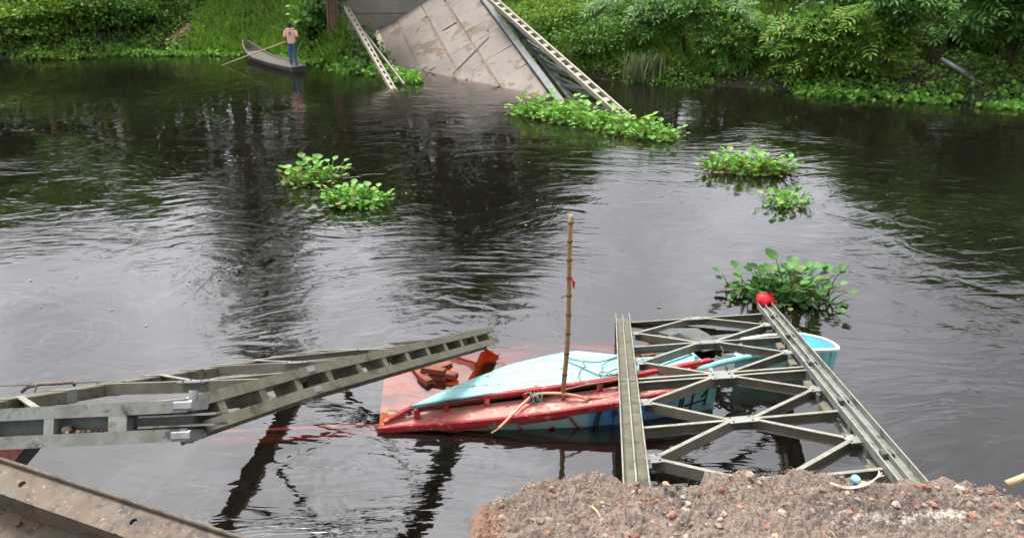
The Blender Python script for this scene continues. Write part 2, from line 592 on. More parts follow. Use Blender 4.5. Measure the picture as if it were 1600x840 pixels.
def bank_z(x, y):
    x = np.asarray(x, float); y = np.asarray(y, float)
    t = y - shore(x)
    z = np.interp(t, [-14, -6, -1.5, -.2, 0, .5, 1.5, 3.5, 7, 12, 40, 400], [-3.4, -2.6, -.9, -.15, 0, .32, .85, 1.55, 2.7, 3.35, 3.5, 3.6])
    low = np.exp(-((x - 8.5) / 4.5) ** 2)
    z = np.where(z > 0, z * (1 - 0.22 * low), z)
    z = z + np.clip(t, 0, 2) * 0.22 * (fbm(x * .5, y * .5, 3) - .5)
    # the slope is cut away under the fallen deck
    rx, ry = x - DB.x, y - DB.y
    den = DD.x * (-DT.y) - (-DT.x) * DD.y
    u = (rx * (-DT.y) - (-DT.x) * ry) / den
    v = (DD.x * ry - DD.y * rx) / den
    ins = (v > -0.6) & (v < DECK_W + .15 + 1.9 * np.clip((u - DECK_END + 5) / 2, 0, 1)) & (u < DECK_END + 1.15)
    dz = DB.z + DD.z * u - DT.z * v - 0.5
    return np.where(ins, np.minimum(z, dz), z)


def build_bank():
    xs = np.concatenate([np.linspace(-420, -60, 14), np.linspace(-50, 45, 230), np.linspace(55, 420, 14)])
    ts = np.concatenate([np.linspace(-16, -3, 7), np.linspace(-2, 12, 57), [14, 17, 22, 30, 45, 80, 150, 280, 420]])
    X, T = np.meshgrid(xs, ts)
    Y = shore(X) + T
    Z = bank_z(X, Y)
    V = np.stack([X, Y, Z], -1).reshape(-1, 3)
    nx, ny = len(xs), len(ts)
    mb = MB()
    mb.v = [tuple(v) for v in V]
    mb.f = [(j * nx + i, j * nx + i + 1, (j + 1) * nx + i + 1, (j + 1) * nx + i) for j in range(ny - 1) for i in range(nx - 1)]
    mb.m = [0] * len(mb.f)
    m = pmat('bank_soil', (0.05, 0.037, 0.024), (0.032, 0.028, 0.016), 1.5, 0.95, bump=0.05,
             patches=(((0.028, 0.04, 0.013), 0.8, 0.45, 0.6),))
    struct(mb.build('far_bank', m, smooth=True))
    mb = MB()
    mb.add([(-420, -60, -3.45), (420, -60, -3.45), (420, 60, -3.45), (-420, 60, -3.45)], [(0, 1, 2, 3)])
    struct(mb.build('riverbed', pmat('river_mud', (0.05, 0.04, 0.028), (0.035, 0.03, 0.02), 2, 0.9)))


build_bank()

# red earth path between the bushes
mb = MB()
pp = [(264, 62), (273, 57), (281, 52), (289, 46), (296, 38)]
PATH = []
for i, (a, b) in enumerate(pp):
    D = at(a, b, 0).y
    for _ in range(40):
        q = atD(a, b, D)
        D = min(max(D + (q.z - float(bank_z(q.x, q.y))) * 1.6, 30), 52)
    q = atD(a, b, D)
    PATH.append(Vector((q.x, q.y, float(bank_z(q.x, q.y)))))
vs = []
for i in range(33):
    k = i / 8; j = min(int(k), 3)
    q = PATH[j].lerp(PATH[j + 1], k - j)
    for e in np.linspace(-1, 1, 9):
        w = .34 + .2 * (float(vnoise(i * .5, 3 if e < 0 else 9, 7)) - .5)
        x_, y_ = q.x + e * w, q.y
        vs.append(Vector((x_, y_, float(bank_z(x_, y_)) + .05 * (1 - e * e) - .02 + .05 * (float(vnoise(x_ * 6, y_ * 6, 5)) - .5))))
mb.add(vs, [(i * 9 + j, i * 9 + j + 1, (i + 1) * 9 + j + 1, (i + 1) * 9 + j) for i in range(32) for j in range(8)])
struct(mb.build('path', pmat('red_earth', (0.20, 0.10, 0.06), (0.14, 0.075, 0.045), 5, 0.95, bump=0.03), smooth=True))


# ------------------------------------------------------------------ river
def build_river():
    m = bpy.data.materials.new('river_water')
    m.use_nodes = True
    t = m.node_tree
    t.nodes.clear()
    out = nd(t, 'ShaderNodeOutputMaterial')
    g = nd(t, 'ShaderNodeNewGeometry')
    pos = g.outputs['Position']
    # slow swell, wind ripples, fine chop; ripples gather in patches
    swell = noise(t, pos, 0.55, 2, 0.5, 1.2, (0.7, 1.3, 1))
    wn = nd(t, 'ShaderNodeTexNoise'); wn.inputs['Scale'].default_value = .22; wn.inputs['Detail'].default_value = 1.5
    t.links.new(pos, wn.inputs['Vector'])
    w1 = nd(t, 'ShaderNodeVectorMath', operation='SUBTRACT'); t.links.new(wn.outputs['Color'], w1.inputs[0]); w1.inputs[1].default_value = (.5, .5, .5)
    w2 = nd(t, 'ShaderNodeVectorMath', operation='MULTIPLY'); t.links.new(w1.outputs[0], w2.inputs[0]); w2.inputs[1].default_value = (3.5, 3.5, 0)
    w3 = nd(t, 'ShaderNodeVectorMath', operation='ADD'); t.links.new(w2.outputs[0], w3.inputs[0]); t.links.new(pos, w3.inputs[1])
    wpos = w3.outputs[0]
    rip = noise(t, wpos, 2.2, 2.5, 0.55, 0.4, (0.5, 1.8, 1))
    fine = noise(t, wpos, 7.0, 2.5, 0.55, 0.8, (0.55, 1.6, 1))
    patch = ramp(t, noise(t, pos, 0.16, 3, 0.55, 1.5), 0.36, 0.56)
    patch2 = ramp(t, noise(t, pos, 0.5, 3, 0.6, 2.5), 0.5, 0.66)

    def mul(a, b):
        n = nd(t, 'ShaderNodeMath', operation='MULTIPLY')
        for i, v in enumerate((a, b)):
            if isinstance(v, (int, float)):
                n.inputs[i].default_value = v
            else:
                t.links.new(v, n.inputs[i])
        return n.outputs[0]

    def add(a, b):
        n = nd(t, 'ShaderNodeMath', operation='ADD')
        for i, v in enumerate((a, b)):
            if isinstance(v, (int, float)):
                n.inputs[i].default_value = v
            else:
                t.links.new(v, n.inputs[i])
        return n.outputs[0]
    h = add(mul(swell, 0.013), add(mul(mul(rip, 0.0145), add(0.12, patch)), mul(mul(fine, 0.0052), add(0.07, patch2))))
    bp = nd(t, 'ShaderNodeBump')
    bp.inputs['Strength'].default_value = 1.0
    bp.inputs['Distance'].default_value = 1.0
    t.links.new(h, bp.inputs['Height'])
    fr = nd(t, 'ShaderNodeFresnel')
    fr.inputs['IOR'].default_value = 2.2
    t.links.new(bp.outputs[0], fr.inputs['Normal'])
    # thin oily film drifting in sheets
    film = ramp(t, noise(t, pos, 0.35, 5, 0.62, 2.2), 0.50, 0.60)
    fac = add(fr.outputs[0], mul(film, 0.018))
    gl = nd(t, 'ShaderNodeBsdfGlossy')
    gl.inputs['Roughness'].default_value = 0.015
    gl.inputs['Color'].default_value = (0.92, 0.91, 0.93, 1)
    t.links.new(bp.outputs[0], gl.inputs['Normal'])
    tr = nd(t, 'ShaderNodeBsdfTransparent')
    tr.inputs['Color'].default_value = (0.95, 0.92, 0.85, 1)
    df = nd(t, 'ShaderNodeBsdfDiffuse')
    df.inputs['Color'].default_value = (0.075, 0.062, 0.045, 1)
    m1 = nd(t, 'ShaderNodeMixShader')
    m1.inputs[0].default_value = 0.08
    t.links.new(tr.outputs[0], m1.inputs[1]); t.links.new(df.outputs[0], m1.inputs[2])
    m2 = nd(t, 'ShaderNodeMixShader')
    t.links.new(fac, m2.inputs[0])
    t.links.new(m1.outputs[0], m2.inputs[1]); t.links.new(gl.outputs[0], m2.inputs[2])
    t.links.new(m2.outputs[0], out.inputs['Surface'])
    va = nd(t, 'ShaderNodeVolumeAbsorption')
    va.inputs['Color'].default_value = (0.80, 0.50, 0.22, 1)
    va.inputs['Density'].default_value = 7.0
    t.links.new(va.outputs[0], out.inputs['Volume'])
    try:
        m.cycles.homogeneous_volume = True
    except Exception:
        pass
    mb = MB()
    x0, x1, y0, y1, z0 = -400, 400, -50, 50, -3.3
    mb.add([(x0, y0, z0), (x1, y0, z0), (x1, y1, z0), (x0, y1, z0), (x0, y0, 0), (x1, y0, 0), (x1, y1, 0), (x0, y1, 0)],
           [(3, 2, 1, 0), (4, 5, 6, 7), (0, 1, 5, 4), (1, 2, 6, 5), (2, 3, 7, 6), (3, 0, 4, 7)])
    struct(mb.build('river', m, recalc=False))


build_river()


# ------------------------------------------------------------------ near broken embankment
EZ = 3.32
EDGE = [(742, 850), (741, 815), (742, 792), (757, 777), (800, 759), (832, 743), (880, 739), (932, 724), (966, 735), (1000, 748), (1050, 753),
        (1098, 748), (1106, 734), (1160, 727), (1280, 727), (1330, 738), (1390, 742), (1430, 737), (1500, 745), (1552, 746), (1575, 764), (1640, 780)]
EW = [at(a, b, EZ) for a, b in EDGE]
EX = np.array([p.x for p in EW[2:]]); EY = np.array([p.y for p in EW[2:]])
XL = EX[0]


def emb_top(x, y):
    x = np.asarray(x, float); y = np.asarray(y, float)
    z = EZ + 0.05 * (fbm(x * 4, y * 4, 5, 3) - .45) + 0.055 * (fbm(x * 15, y * 15, 9, 4) - .47) + 0.034 * (fbm(x * 48, y * 48, 4, 3) - .45) + 0.012 * (vnoise(x * 130, y * 130, 14) - .5)
    pit = np.exp(-(((x - .12) / .1) ** 2 + ((y - 1.98) / .05) ** 2))
    return z - 0.02 * pit


def build_embankment():
    xs = np.concatenate([np.linspace(XL - .001, 1.95, 520), np.linspace(2.0, 6, 20)])
    # each column: back flat -> edge -> face down
    ye = np.interp(xs, EX, EY)
    ye = ye + 0.02 * (fbm(xs * 25, xs * 0, 2, 3) - .45)
    rowsV = []
    back = np.concatenate([[-6, -3, -1, 0, .6, 1.0, 1.25], np.linspace(1.4, 1.62, 8)])
    for yb in back:
        Y = np.minimum(np.full_like(xs, yb), ye - .2)
        rowsV.append(np.stack([xs, Y, emb_top(xs, Y)], -1))
    for s in np.linspace(0, 1, 120)[1:]:
        Y = np.minimum(1.62, ye - .2) * (1 - s) + ye * s
        Zt = emb_top(xs, Y)
        drop = 0.03 * s ** 8
        rowsV.append(np.stack([xs, Y, Zt - drop], -1))
    base = rowsV[-1]
    for k, (dz, dy) in enumerate([(.015, .012), (.04, .02), (.09, .022), (.16, .015), (.28, .03), (.45, .02), (.7, .05), (1.1, .12), (1.8, .3), (2.8, .55), (4.3, 1.1), (6.4, 1.8)]):
        nz = fbm(base[:, 0] * 14, np.full(len(xs), k * 1.7), 8, 3) - .45
        rowsV.append(np.stack([xs, base[:, 1] + dy + .07 * nz, base[:, 2] - dz], -1))
    V = np.stack(rowsV)
    ny, nx = V.shape[:2]
    # left face: pull the first column out into a wall going down
    left = []
    for k, dz in enumerate([0, .02, .06, .12, .2, .32, .5, .8, 1.4, 2.4, 4, 6.5]):
        L = V[:, 0, :].copy()
        nz = fbm(L[:, 1] * 12, np.full(ny, k * 1.3), 21, 3) - .45
        L[:, 0] += -0.012 * min(1, k) + .06 * nz * min(1, k) - dz * .08
        L[:, 2] = np.minimum(L[:, 2], EZ) - dz
        left.append(L)
    left = np.stack(left[1:][::-1], 1)
    V = np.concatenate([left, V], 1)
    ny, nx = V.shape[:2]
    mb = MB()
    mb.v = [tuple(v) for v in V.reshape(-1, 3)]
    mb.f = [(j * nx + i, j * nx + i + 1, (j + 1) * nx + i + 1, (j + 1) * nx + i) for j in range(ny - 1) for i in range(nx - 1)]
    mb.m = [0] * len(mb.f)
    m = pmat('rubble_earth', (0.265, 0.205, 0.168), (0.19, 0.15, 0.124), 9, 1.0, bump=0.02, bscale=110, spec=0.08,
             patches=(((0.15, 0.11, 0.085), 18, 0.54, 0.68), ((0.28, 0.15, 0.10), 6, 0.61, 0.70), ((0.38, 0.32, 0.27), 90, 0.56, 0.66), ((0.07, 0.06, 0.054), 120, 0.58, 0.66)))
    # dusty lime spill and tar-dark grit on the old road surface at right
    t = m.node_tree; b = t.nodes['Principled BSDF']
    src = b.inputs['Base Color'].links[0].from_socket
    g = nd(t, 'ShaderNodeNewGeometry')

    def blot(col, px, py, rx, ry, c, lo, hi, sc):
        q = at(px, py, EZ)
        mp = nd(t, 'ShaderNodeMapping', vector_type='POINT')
        mp.inputs['Location'].default_value = (-q.x / rx, -q.y / ry, 0)
        mp.inputs['Scale'].default_value = (1 / rx, 1 / ry, 0)
        t.links.new(g.outputs['Position'], mp.inputs['Vector'])
        ln = nd(t, 'ShaderNodeVectorMath', operation='LENGTH'); t.links.new(mp.outputs[0], ln.inputs[0])
        nz = noise(t, g.outputs['Position'], sc, 6, .7)
        sb = nd(t, 'ShaderNodeMath', operation='SUBTRACT'); t.links.new(nz, sb.inputs[0])
        ml = nd(t, 'ShaderNodeMath', operation='MULTIPLY'); t.links.new(ln.outputs['Value'], ml.inputs[0]); ml.inputs[1].default_value = .22
        t.links.new(ml.outputs[0], sb.inputs[1])
        return mixc(t, ramp(t, sb.outputs[0], lo, hi), col, c)
    col = blot(src, 1400, 800, .32, .09, (.12, .10, .09), .22, .42, 40)
    col = blot(col, 1480, 806, .13, .035, (.42, .37, .32), .26, .44, 34)
    col = blot(col, 1360, 806, .10, .03, (.40, .35, .30), .28, .44, 34)
    col = blot(col, 760, 805, .05, .14, (.26, .15, .105), .24, .36, 18)
    t.links.new(col, b.inputs['Base Color'])
    return struct(mb.build('embankment', m, smooth=True))


EMB = build_embankment()

STM = [pmat('stone_grey', (0.24, 0.195, 0.165), (0.17, 0.14, 0.12), 30, 0.9, bump=.002, rnd=.35),
       pmat('stone_brick', (0.30, 0.15, 0.10), (0.24, 0.115, 0.075), 30, 0.9, bump=.002, rnd=.25),
       pmat('stone_dark', (0.07, 0.065, 0.065), (0.11, 0.1, 0.1), 30, 0.85, bump=.002, rnd=.3),
       pmat('stone_tan', (0.31, 0.235, 0.175), (0.25, 0.185, 0.135), 30, 0.9, bump=.002, rnd=.3),
       pmat('stone_pale', (0.33, 0.28, 0.24), (0.27, 0.23, 0.2), 30, 0.9, bump=.002, rnd=.2)]


def stone_mesh(seed, mat):
    mb = MB()
    mb.ell((0, 0, 0), (1, .8, .55), 6, 4, 0, .28, seed)
    o = mb.build('stone', mat, EMB, recalc=True)
    return o


protos = [[stone_mesh(k * 7 + j, STM[k]) for j in range(3)] for k in range(5)]


def put_stone(px, py, kind, size, first=None):
    p = at(px, py, EZ)
    z = float(emb_top(p.x, p.y))
    q = Matrix.Rotation(random.uniform(0, 6.28), 4, 'Z').to_quaternion() @ Matrix.Rotation(random.uniform(-.5, .5), 4, 'X').to_quaternion()
    src = random.choice(protos[kind])
    return copyto(src, (p.x, p.y, z - size * .22), q, size, EMB)


big = [(900 + 260, 785, 1), (1216, 765, 1), (1316, 742, 1), (1383, 776, 1), (1450, 759, 1), (1512, 762, 1), (1548, 766, 1), (1557, 790, 1), (1440, 765, 1), (1475, 772, 1),
       (1170, 746, 3), (1193, 745, 3), (1188, 751, 3), (1285, 765, 3), (1465, 758, 4), (1500, 760, 4), (985, 752, 1), (995, 757, 1), (1000, 770, 1), (1590, 795, 3), (1570, 805, 1), (1580, 790, 1),
       (1140, 743, 0), (1060, 762, 2), (990, 765, 2), (1070, 795, 4), (1128, 804, 4), (1090, 838, 3), (1010, 780, 1), (1050, 805, 1), (1300, 783, 4), (1400, 790, 4), (1410, 818, 4), (1310, 812, 3)]
for (a, b, k) in big:
    put_stone(a, b, k, random.uniform(.010, .019))
for i in range(250):
    a = random.uniform(775, 1595); b = random.uniform(756, 845)
    k = random.choices(range(5), (6, 2, 3, 3, .5))[0]
    put_stone(a, b, k, random.choice((.005, .006, .008, .010, .013, .016)))
for pr in protos:
    for o in pr:
        a, b = random.uniform(900, 1500), random.uniform(770, 830)
        p = at(a, b, EZ)
        o.location = Vector((p.x, p.y, float(emb_top(p.x, p.y)) + .001)) - WL[EMB.name]
        o.scale = (.009,) * 3
# finest grit joined in one part
n = 26000
gx = RNG.uniform(XL + .02, 2.0, n)
gy = np.interp(gx, EX, EY) - RNG.uniform(0.03, .42, n)
GP = np.stack([gx, gy, emb_top(gx, gy)], -1)
gt = (np.array([[0, 0, .9], [-.9, -.5, 0], [.9, -.5, .1], [0, .9, 0], [0, 0, -.5]], float) * .8,
      np.array([[0, 1, 2], [0, 2, 3], [0, 3, 1], [4, 2, 1], [4, 3, 2], [4, 1, 3]]))
for k in range(5):
    sel = RNG.permutation(n)[: int(n * (.36, .09, .24, .25, .05)[k])]
    g_ = scatter('grit', gt, GP[sel], rdirs(len(sel)), rdirs(len(sel)), RNG.uniform(.0015, .0045, len(sel)), STM[k], EMB, smooth=False)
    g_['kind'] = 'stuff'

# ------------------------------------------------------------------ far wall by the road (top right)
p = atD(1090, 8, 43); q = atD(1200, 12, 43)
mb = MB()
wl = thing('roadside_wall', 'low pale concrete wall beyond the grassy bank at top right', 'wall', (p.x, 43, 3.2))
zt = 2.95
for i in range(6):
    x0 = Xat(1040 + i * 40, 43, 2.5); x1 = Xat(1040 + (i + 1) * 40, 43, 2.5)
    mb = MB(); mb.bar((x0, 43, 2.2), (x1 - .04, 43, 2.2), .25, 1.0)
    mb.build('wall_panel', KERBM, wl)
mb = MB(); mb.bar((Xat(1035, 43, 2.5), 43, 2.76), (Xat(1285, 43, 2.5), 43, 2.76), .34, .12)
mb.build('coping', pmat('pale_concrete', (.5, .48, .46), (.42, .41, .4), 2, .8), wl)

# ================================================================== THE COLLAPSED FAR SPAN
def build_far_span():
    T = thing('collapsed_bridge_span', 'far bridge span collapsed from its abutment, plated deck sloping into the river', 'bridge', deckp(2, DECK_W / 2, 0))
    # support sheet under the plates
    mb = MB()
    mb.slab([deckp(-5, .1, -.035), deckp(DECK_END, .1, -.035), deckp(DECK_END, DECK_W - .1, -.035), deckp(-5, DECK_W - .1, -.035)], .16, -DN)
    mb.build('deck_bed', DECKBASE, T)
    rr = random.Random(5)
    cutv = [0, .27, .50, .78, 1.0]
    for r in range(4):
        u = -5 + rr.uniform(-.4, .4)
        while u < DECK_END - .3:
            ln = rr.choice((1.2, 1.9, 2.6, 3.3))
            u1 = min(u + ln, DECK_END)
            v0, v1 = cutv[r] * DECK_W + .005, cutv[r + 1] * DECK_W - .005
            v0 += rr.uniform(-.03, .12) if r else 0
            h = [rr.uniform(-.012, .022) + (.05 if rr.random() < .12 else 0) for _ in range(4)]
            mb = MB()
            mb.slab([deckp(u + .006, v0, h[0]), deckp(u1 - .006, v0, h[1]), deckp(u1 - .006, v1, h[2]), deckp(u + .006, v1, h[3])], .02, -DN)
            mb.build('deck_plate', DECKM, T)
            u = u1
    # patches welded on
    for (u, v, a, b) in ((4.2, 2.2, 1.0, .35), (6.5, 3.1, 1.3, .3), (1.4, 1.2, .6, .5), (9.2, 1.4, 1.5, .7), (2.6, 3.9, .5, .6)):
        mb = MB()
        mb.slab([deckp(u, v, .042), deckp(u + a, v + .03, .045), deckp(u + a, v + b, .04), deckp(u, v + b, .046)], .018, -DN)
        mb.build('patch_plate', DECKM, T)
    # a long cut across the plates
    mb = MB(); mb.bar(deckp(5.2, 2.6, .04), deckp(6.4, .6, .045), .05, .02, DN)
    mb.build('open_joint', DARK_STEEL, T)
    # right kerb beam
    mb = MB(); mb.bar(deckp(-5, -.14, .1), deckp(DECK_END + 1.5, -.14, .1), .24, .22, DN, c=.02)
    mb.build('kerb', KERBM, T)
    # left kerb, dirty
    mb = MB(); mb.bar(deckp((DA - DB).dot(DD) - 6, DECK_W + .1, .06), deckp(DECK_END - .2, DECK_W + .1, .06), .26, .14, DN, c=.02)
    mb.build('kerb', pmat('dirty_kerb', (.38, .34, .29), (.3, .22, .15), 2, .8, patches=(((.33, .12, .07), 2.2, .55, .68),)), T)

    def ladder(part, a0, a1, wid, up, nb, matl, parent, rw=.07):
        d = (a1 - a0).normalized(); sd_ = d.cross(up).normalized()
        for s in (-1, 1):
            m_ = MB(); m_.bar(a0 + sd_ * s * wid / 2, a1 + sd_ * s * wid / 2, rw, .16, up)
            m_.build('chord_channel', matl, parent)
        for i in range(nb):
            k = (i + .5) / nb
            c = a0.lerp(a1, k)
            m_ = MB(); m_.bar(c - d * .12, c + d * .12, wid - rw - .005, .10, up)
            m_.build('batten_plate', matl, parent)
    # right truss
    t0, t1 = at(992, 197, -.05), atD(764, -5, 33.3)
    d = (t1 - t0).normalized()
    t0b = t0 - d * 2.5
    tr = MB(); ch = thing('upper_chord', '', '', t0)
    for k in ('label', 'category'):
        del ch[k]
    ch.parent = T; ch.location = WL[ch.name] - WL[T.name]
    ladder('c', t0b, t1, .26, Vector((0, 0, 1)) * .8 + DN * .3, 22, BEIGE_STEEL, ch)
    b0, b1 = deckp(-4, -.55, -.25), deckp(DECK_END, -.55, -.25)
    mb = MB(); mb.bar(b0, b1, .2, .14, DN); mb.build('lower_chord', DARK_STEEL, T)
    L = (t1 - t0b).length
    n = 10
    for i in range(n):
        k0 = i / n
        a = t0b.lerp(t1, k0); bb = b0.lerp(b1, k0 * .96)
        mb = MB(); mb.bar(a, bb, .09, .09, DD); mb.build('post', DARK_STEEL, T)
        a2 = t0b.lerp(t1, k0 + .5 / n); b2 = b0.lerp(b1, (k0 + .5 / n) * .96)
        mb = MB(); mb.bar(a2, bb, .07, .07, DD); mb.build('diagonal', STEEL, T)
        mb = MB(); mb.bar(b2, a, .07, .07, DD); mb.build('diagonal', DARK_STEEL, T)
    # left truss rail lying off the deck
    l0, l1 = at(614, 140, -.05), atD(541, 12, 34.6)
    d = (l1 - l0).normalized()
    ch2 = bpy.data.objects.new('left_rail', None); COL.objects.link(ch2)
    WL[ch2.name] = l0; ch2.parent = T; ch2.location = l0 - WL[T.name]; ch2.name = 'fallen_rail'; WL[ch2.name] = l0
    ladder('c', l0 - d * 1.5, l1, .155, Vector((0, 0, 1)), 19, BEIGE_STEEL, ch2, .055)
    # second thinner bar beside the rail
    mb = MB(); mb.bar(l0 + Vector((.35, .5, .1)), l1 + Vector((.15, .2, -.35)), .06, .08); mb.build('brace_bar', BEIGE_STEEL, T)
    # sway members under the rail, dark in the weeds
    for k in (.25, .5, .75):
        c = l0.lerp(l1, k)
        mb = MB(); mb.bar(c, c + Vector((.7, .5, -.55)), .07, .07); mb.build('diagonal', DARK_STEEL, T)
    # abutment behind the deck end
    A = thing('concrete_abutment', 'stained concrete abutment wall at the head of the collapsed span', 'abutment', deckp(DECK_END + .5, DECK_W / 2, -1))
    ax = Vector((-DT.x, -DT.y, 0)).normalized()
    cb = deckp(DECK_END + .45, DECK_W * .5, 0)
    fwd = Vector((DD.x, DD.y, 0)).normalized()
    p0 = Vector((cb.x, cb.y, 0)) - ax * 4.2 + fwd * .6
    p1 = Vector((cb.x, cb.y, 0)) + ax * 4.0 + fwd * .6
    for i, (z0, z1) in enumerate(((-1.5, .55), (.57, 1.7), (1.72, 3.1))):
        mb = MB(); mb.bar(p0 + Vector((0, 0, (z0 + z1) / 2)), p1 + Vector((0, 0, (z0 + z1) / 2)), 1.0 - .02 * i, z1 - z0, c=.03)
        mb.build('concrete_lift', CONC, A)
    mb = MB(); mb.bar(p0 + Vector((0, 0, 3.35)), p1 + Vector((0, 0, 3.35)), 1.3, .46, c=.03)
    mb.build('bearing_cap', CONC, A)


build_far_span()

# ================================================================== NEAR TRUSSES
CH_UP = [(-.10, .045), (.10, .045), (.10, .118), (.089, .118), (.089, .057), (.006, .057), (.006, .105), (-.006, .105), (-.006, .057), (-.089, .057), (-.089, .118), (-.10, .118)]
CH_LO = [(a, -b) for a, b in reversed(CH_UP)]
CPROF = [(-.022, -.036), (.022, -.036), (.022, -.029), (-.015, -.029), (-.015, .047), (.022, .047), (.022, .054), (-.022, .054)]


def chord(parent, p0, p1, up, mat, nb=None, name='chord_channel', lo_mat=None):
    mb = MB(); mb.beam(p0, p1, CH_UP, up); mb.build(name, mat, parent)
    mb = MB(); mb.beam(p0, p1, CH_LO, up); mb.build(name, lo_mat or mat, parent)
    L = (p1 - p0).length
    nb = nb or max(2, round(L / .42))
    d = (p1 - p0).normalized()
    for i in range(nb):
        c = p0.lerp(p1, (i + .5) / nb)
        mb = MB(); mb.bar(c - d * .04, c + d * .04, .185, .09, up); mb.build('spacer_block', mat, parent)


def chord_edges(parent, p0, p1, up, mat):  # flange tips: wear plus a painted highlight, brighter than the troughs
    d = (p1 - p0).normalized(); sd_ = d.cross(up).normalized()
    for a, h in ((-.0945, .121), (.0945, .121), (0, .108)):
        mb = MB(); mb.bar(p0 + sd_ * a + up * h, p1 + sd_ * a + up * h, .013, .006, up); mb.build('worn_lit_edge', mat, parent)


def clamp(parent, c, d, up, mat=STEEL_BRIGHT):
    sd_ = d.cross(up).normalized()
    for h in (.085, -.085):
        mb = MB(); mb.bar(c - d * .055 + up * h, c + d * .055 + up * h, .215, .058, up, c=.012)
        mb.bar(c - d * .02 + up * h * 1.3, c + d * .02 + up * h * 1.3, .05, .05, up, c=.01)
        mb.build('joint_clamp', mat, parent)


def web(parent, p0, p1, up, name, mat=STEEL):
    mb = MB(); mb.beam(p0, p1, CPROF, up)
    d = (Vector(p1) - Vector(p0)).normalized(); sd_ = d.cross(up).normalized(); u = sd_.cross(d)
    mb.bar(p0 + u * .057, p1 + u * .057, .045, .005, up, 1)  # painted light: bright strip along the top of the darker member
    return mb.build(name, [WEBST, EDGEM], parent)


def plate(parent, c, d, up, a, b, name='gusset_plate', mat=STEEL_BRIGHT, h=.054):
    mb = MB(); mb.bar(c - d * a / 2 + up * h, c + d * a / 2 + up * h, b, .008, up)
    w = d.cross(up).normalized()
    for sa in (-.34, .34):
        for sb in (-.32, .32):
            q = c + d * a * sa + w * b * sb + up * (h + .004)
            mb.tube([q, q + up * .009], .009, 6, 1)
    mb.build(name, [mat, DARK_STEEL], parent)


def truss_web(T, NP, FP, posts, up, rng, skip=(), half=.76):
    """posts at s; diagonals run from each post's middle to both chords half a bay away."""
    lo, hi = rng
    for s in posts:
        a, b = NP(s), FP(s)
        side = (b - a).normalized()
        web(T, a + side * .1, b - side * .1, up, 'post', STEEL_MOSS if random.random() < .4 else STEEL)
        mid = a.lerp(b, .5)
        dn = (NP(s + .1) - NP(s)).normalized()
        plate(T, mid, side, up, .26, .15, 'centre_plate')
        for sg in (-1, 1):
            q = s + sg * half
            if q < lo or q > hi or (s, sg) in skip:
                continue
            for pf, of in ((NP(q), 1), (FP(q), -1)):
                m0 = mid - side * of * .09
                p1_ = pf + side * of * .16
                web(T, m0, p1_, up, 'diagonal', STEEL)
                plate(T, pf + side * of * .155, side, up, .13, .17)


# right-hand truss, lying flat and tipping into the water
def line(o, d):
    o, d = Vector(o), Vector(d).normalized()
    return lambda s: o + d * s


LN = line((1.247, 7.09, .588), (.122, .965, -.233))
RN = line((3.268, 7.196, .695), (.133, .967, -.217))
LH = lambda i: LN(i * 1.3725)
RH_ = lambda i: RN(i * 1.266)
UPR = (RN(0) - LN(0)).cross(LN(1) - LN(0)).normalized()
if UPR.z < 0:
    UPR = -UPR
TR = thing('fallen_bridge_truss', 'steel truss lying flat in front of the rubble edge, X braces between two chords', 'bridge truss', (2.2, 6.5, .7), 'fallen near trusses')
chord(TR, LN(-3.2), LN(-.012), UPR, STEEL_MOSS, 7)
chord(TR, LN(.012), LN(3.0), UPR, STEEL_MOSS, 9)
chord(TR, RN(-3.2), RN(-.012), UPR, STEEL, 7)
chord(TR, RN(.012), RN(2.9), UPR, STEEL, 7)
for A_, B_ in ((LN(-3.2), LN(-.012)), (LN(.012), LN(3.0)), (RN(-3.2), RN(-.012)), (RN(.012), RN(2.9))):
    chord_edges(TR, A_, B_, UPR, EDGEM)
truss_web(TR, LH, RH_, [-1.0], UPR, (-2.3, 0), half=.5)
truss_web(TR, LH, RH_, [-.045], UPR, (-2.3, 0), half=.46)
truss_web(TR, LH, RH_, [.045], UPR, (0, 2.3), half=.46)
truss_web(TR, LH, RH_, [1.0], UPR, (0, 2.3), half=.5)
truss_web(TR, LH, RH_, [1.95], UPR, (0, 2.2), half=.45)
truss_web(TR, LH, RH_, [-1.96], UPR, (-2.3, 0), half=.46)
for s in (-2.3, -1.1, .1, 1.2, 2.2):
    clamp_c = RN(s)
    mb = MB(); mb.bar(clamp_c - (RN(1) - RN(0)) * .05 + UPR * .085, clamp_c + (RN(1) - RN(0)) * .05 + UPR * .085, .09, .045, UPR, c=.012)
    mb.build('bolt_lug', DARK_STEEL, TR)
# sub chord with lugs hanging inside the right chord
for s in (-2.4, -1.75, -1.0, -.35, .45, 1.1, 1.9):
    c = RN(s) - (RN(0) - LN(0)).normalized() * .13 - UPR * .06
    mb = MB(); mb.bar(c - (RN(1) - RN(0)) * .12, c + (RN(1) - RN(0)) * .12, .09, .12, UPR, c=.015); mb.build('side_lug', STEEL_MOSS, TR)

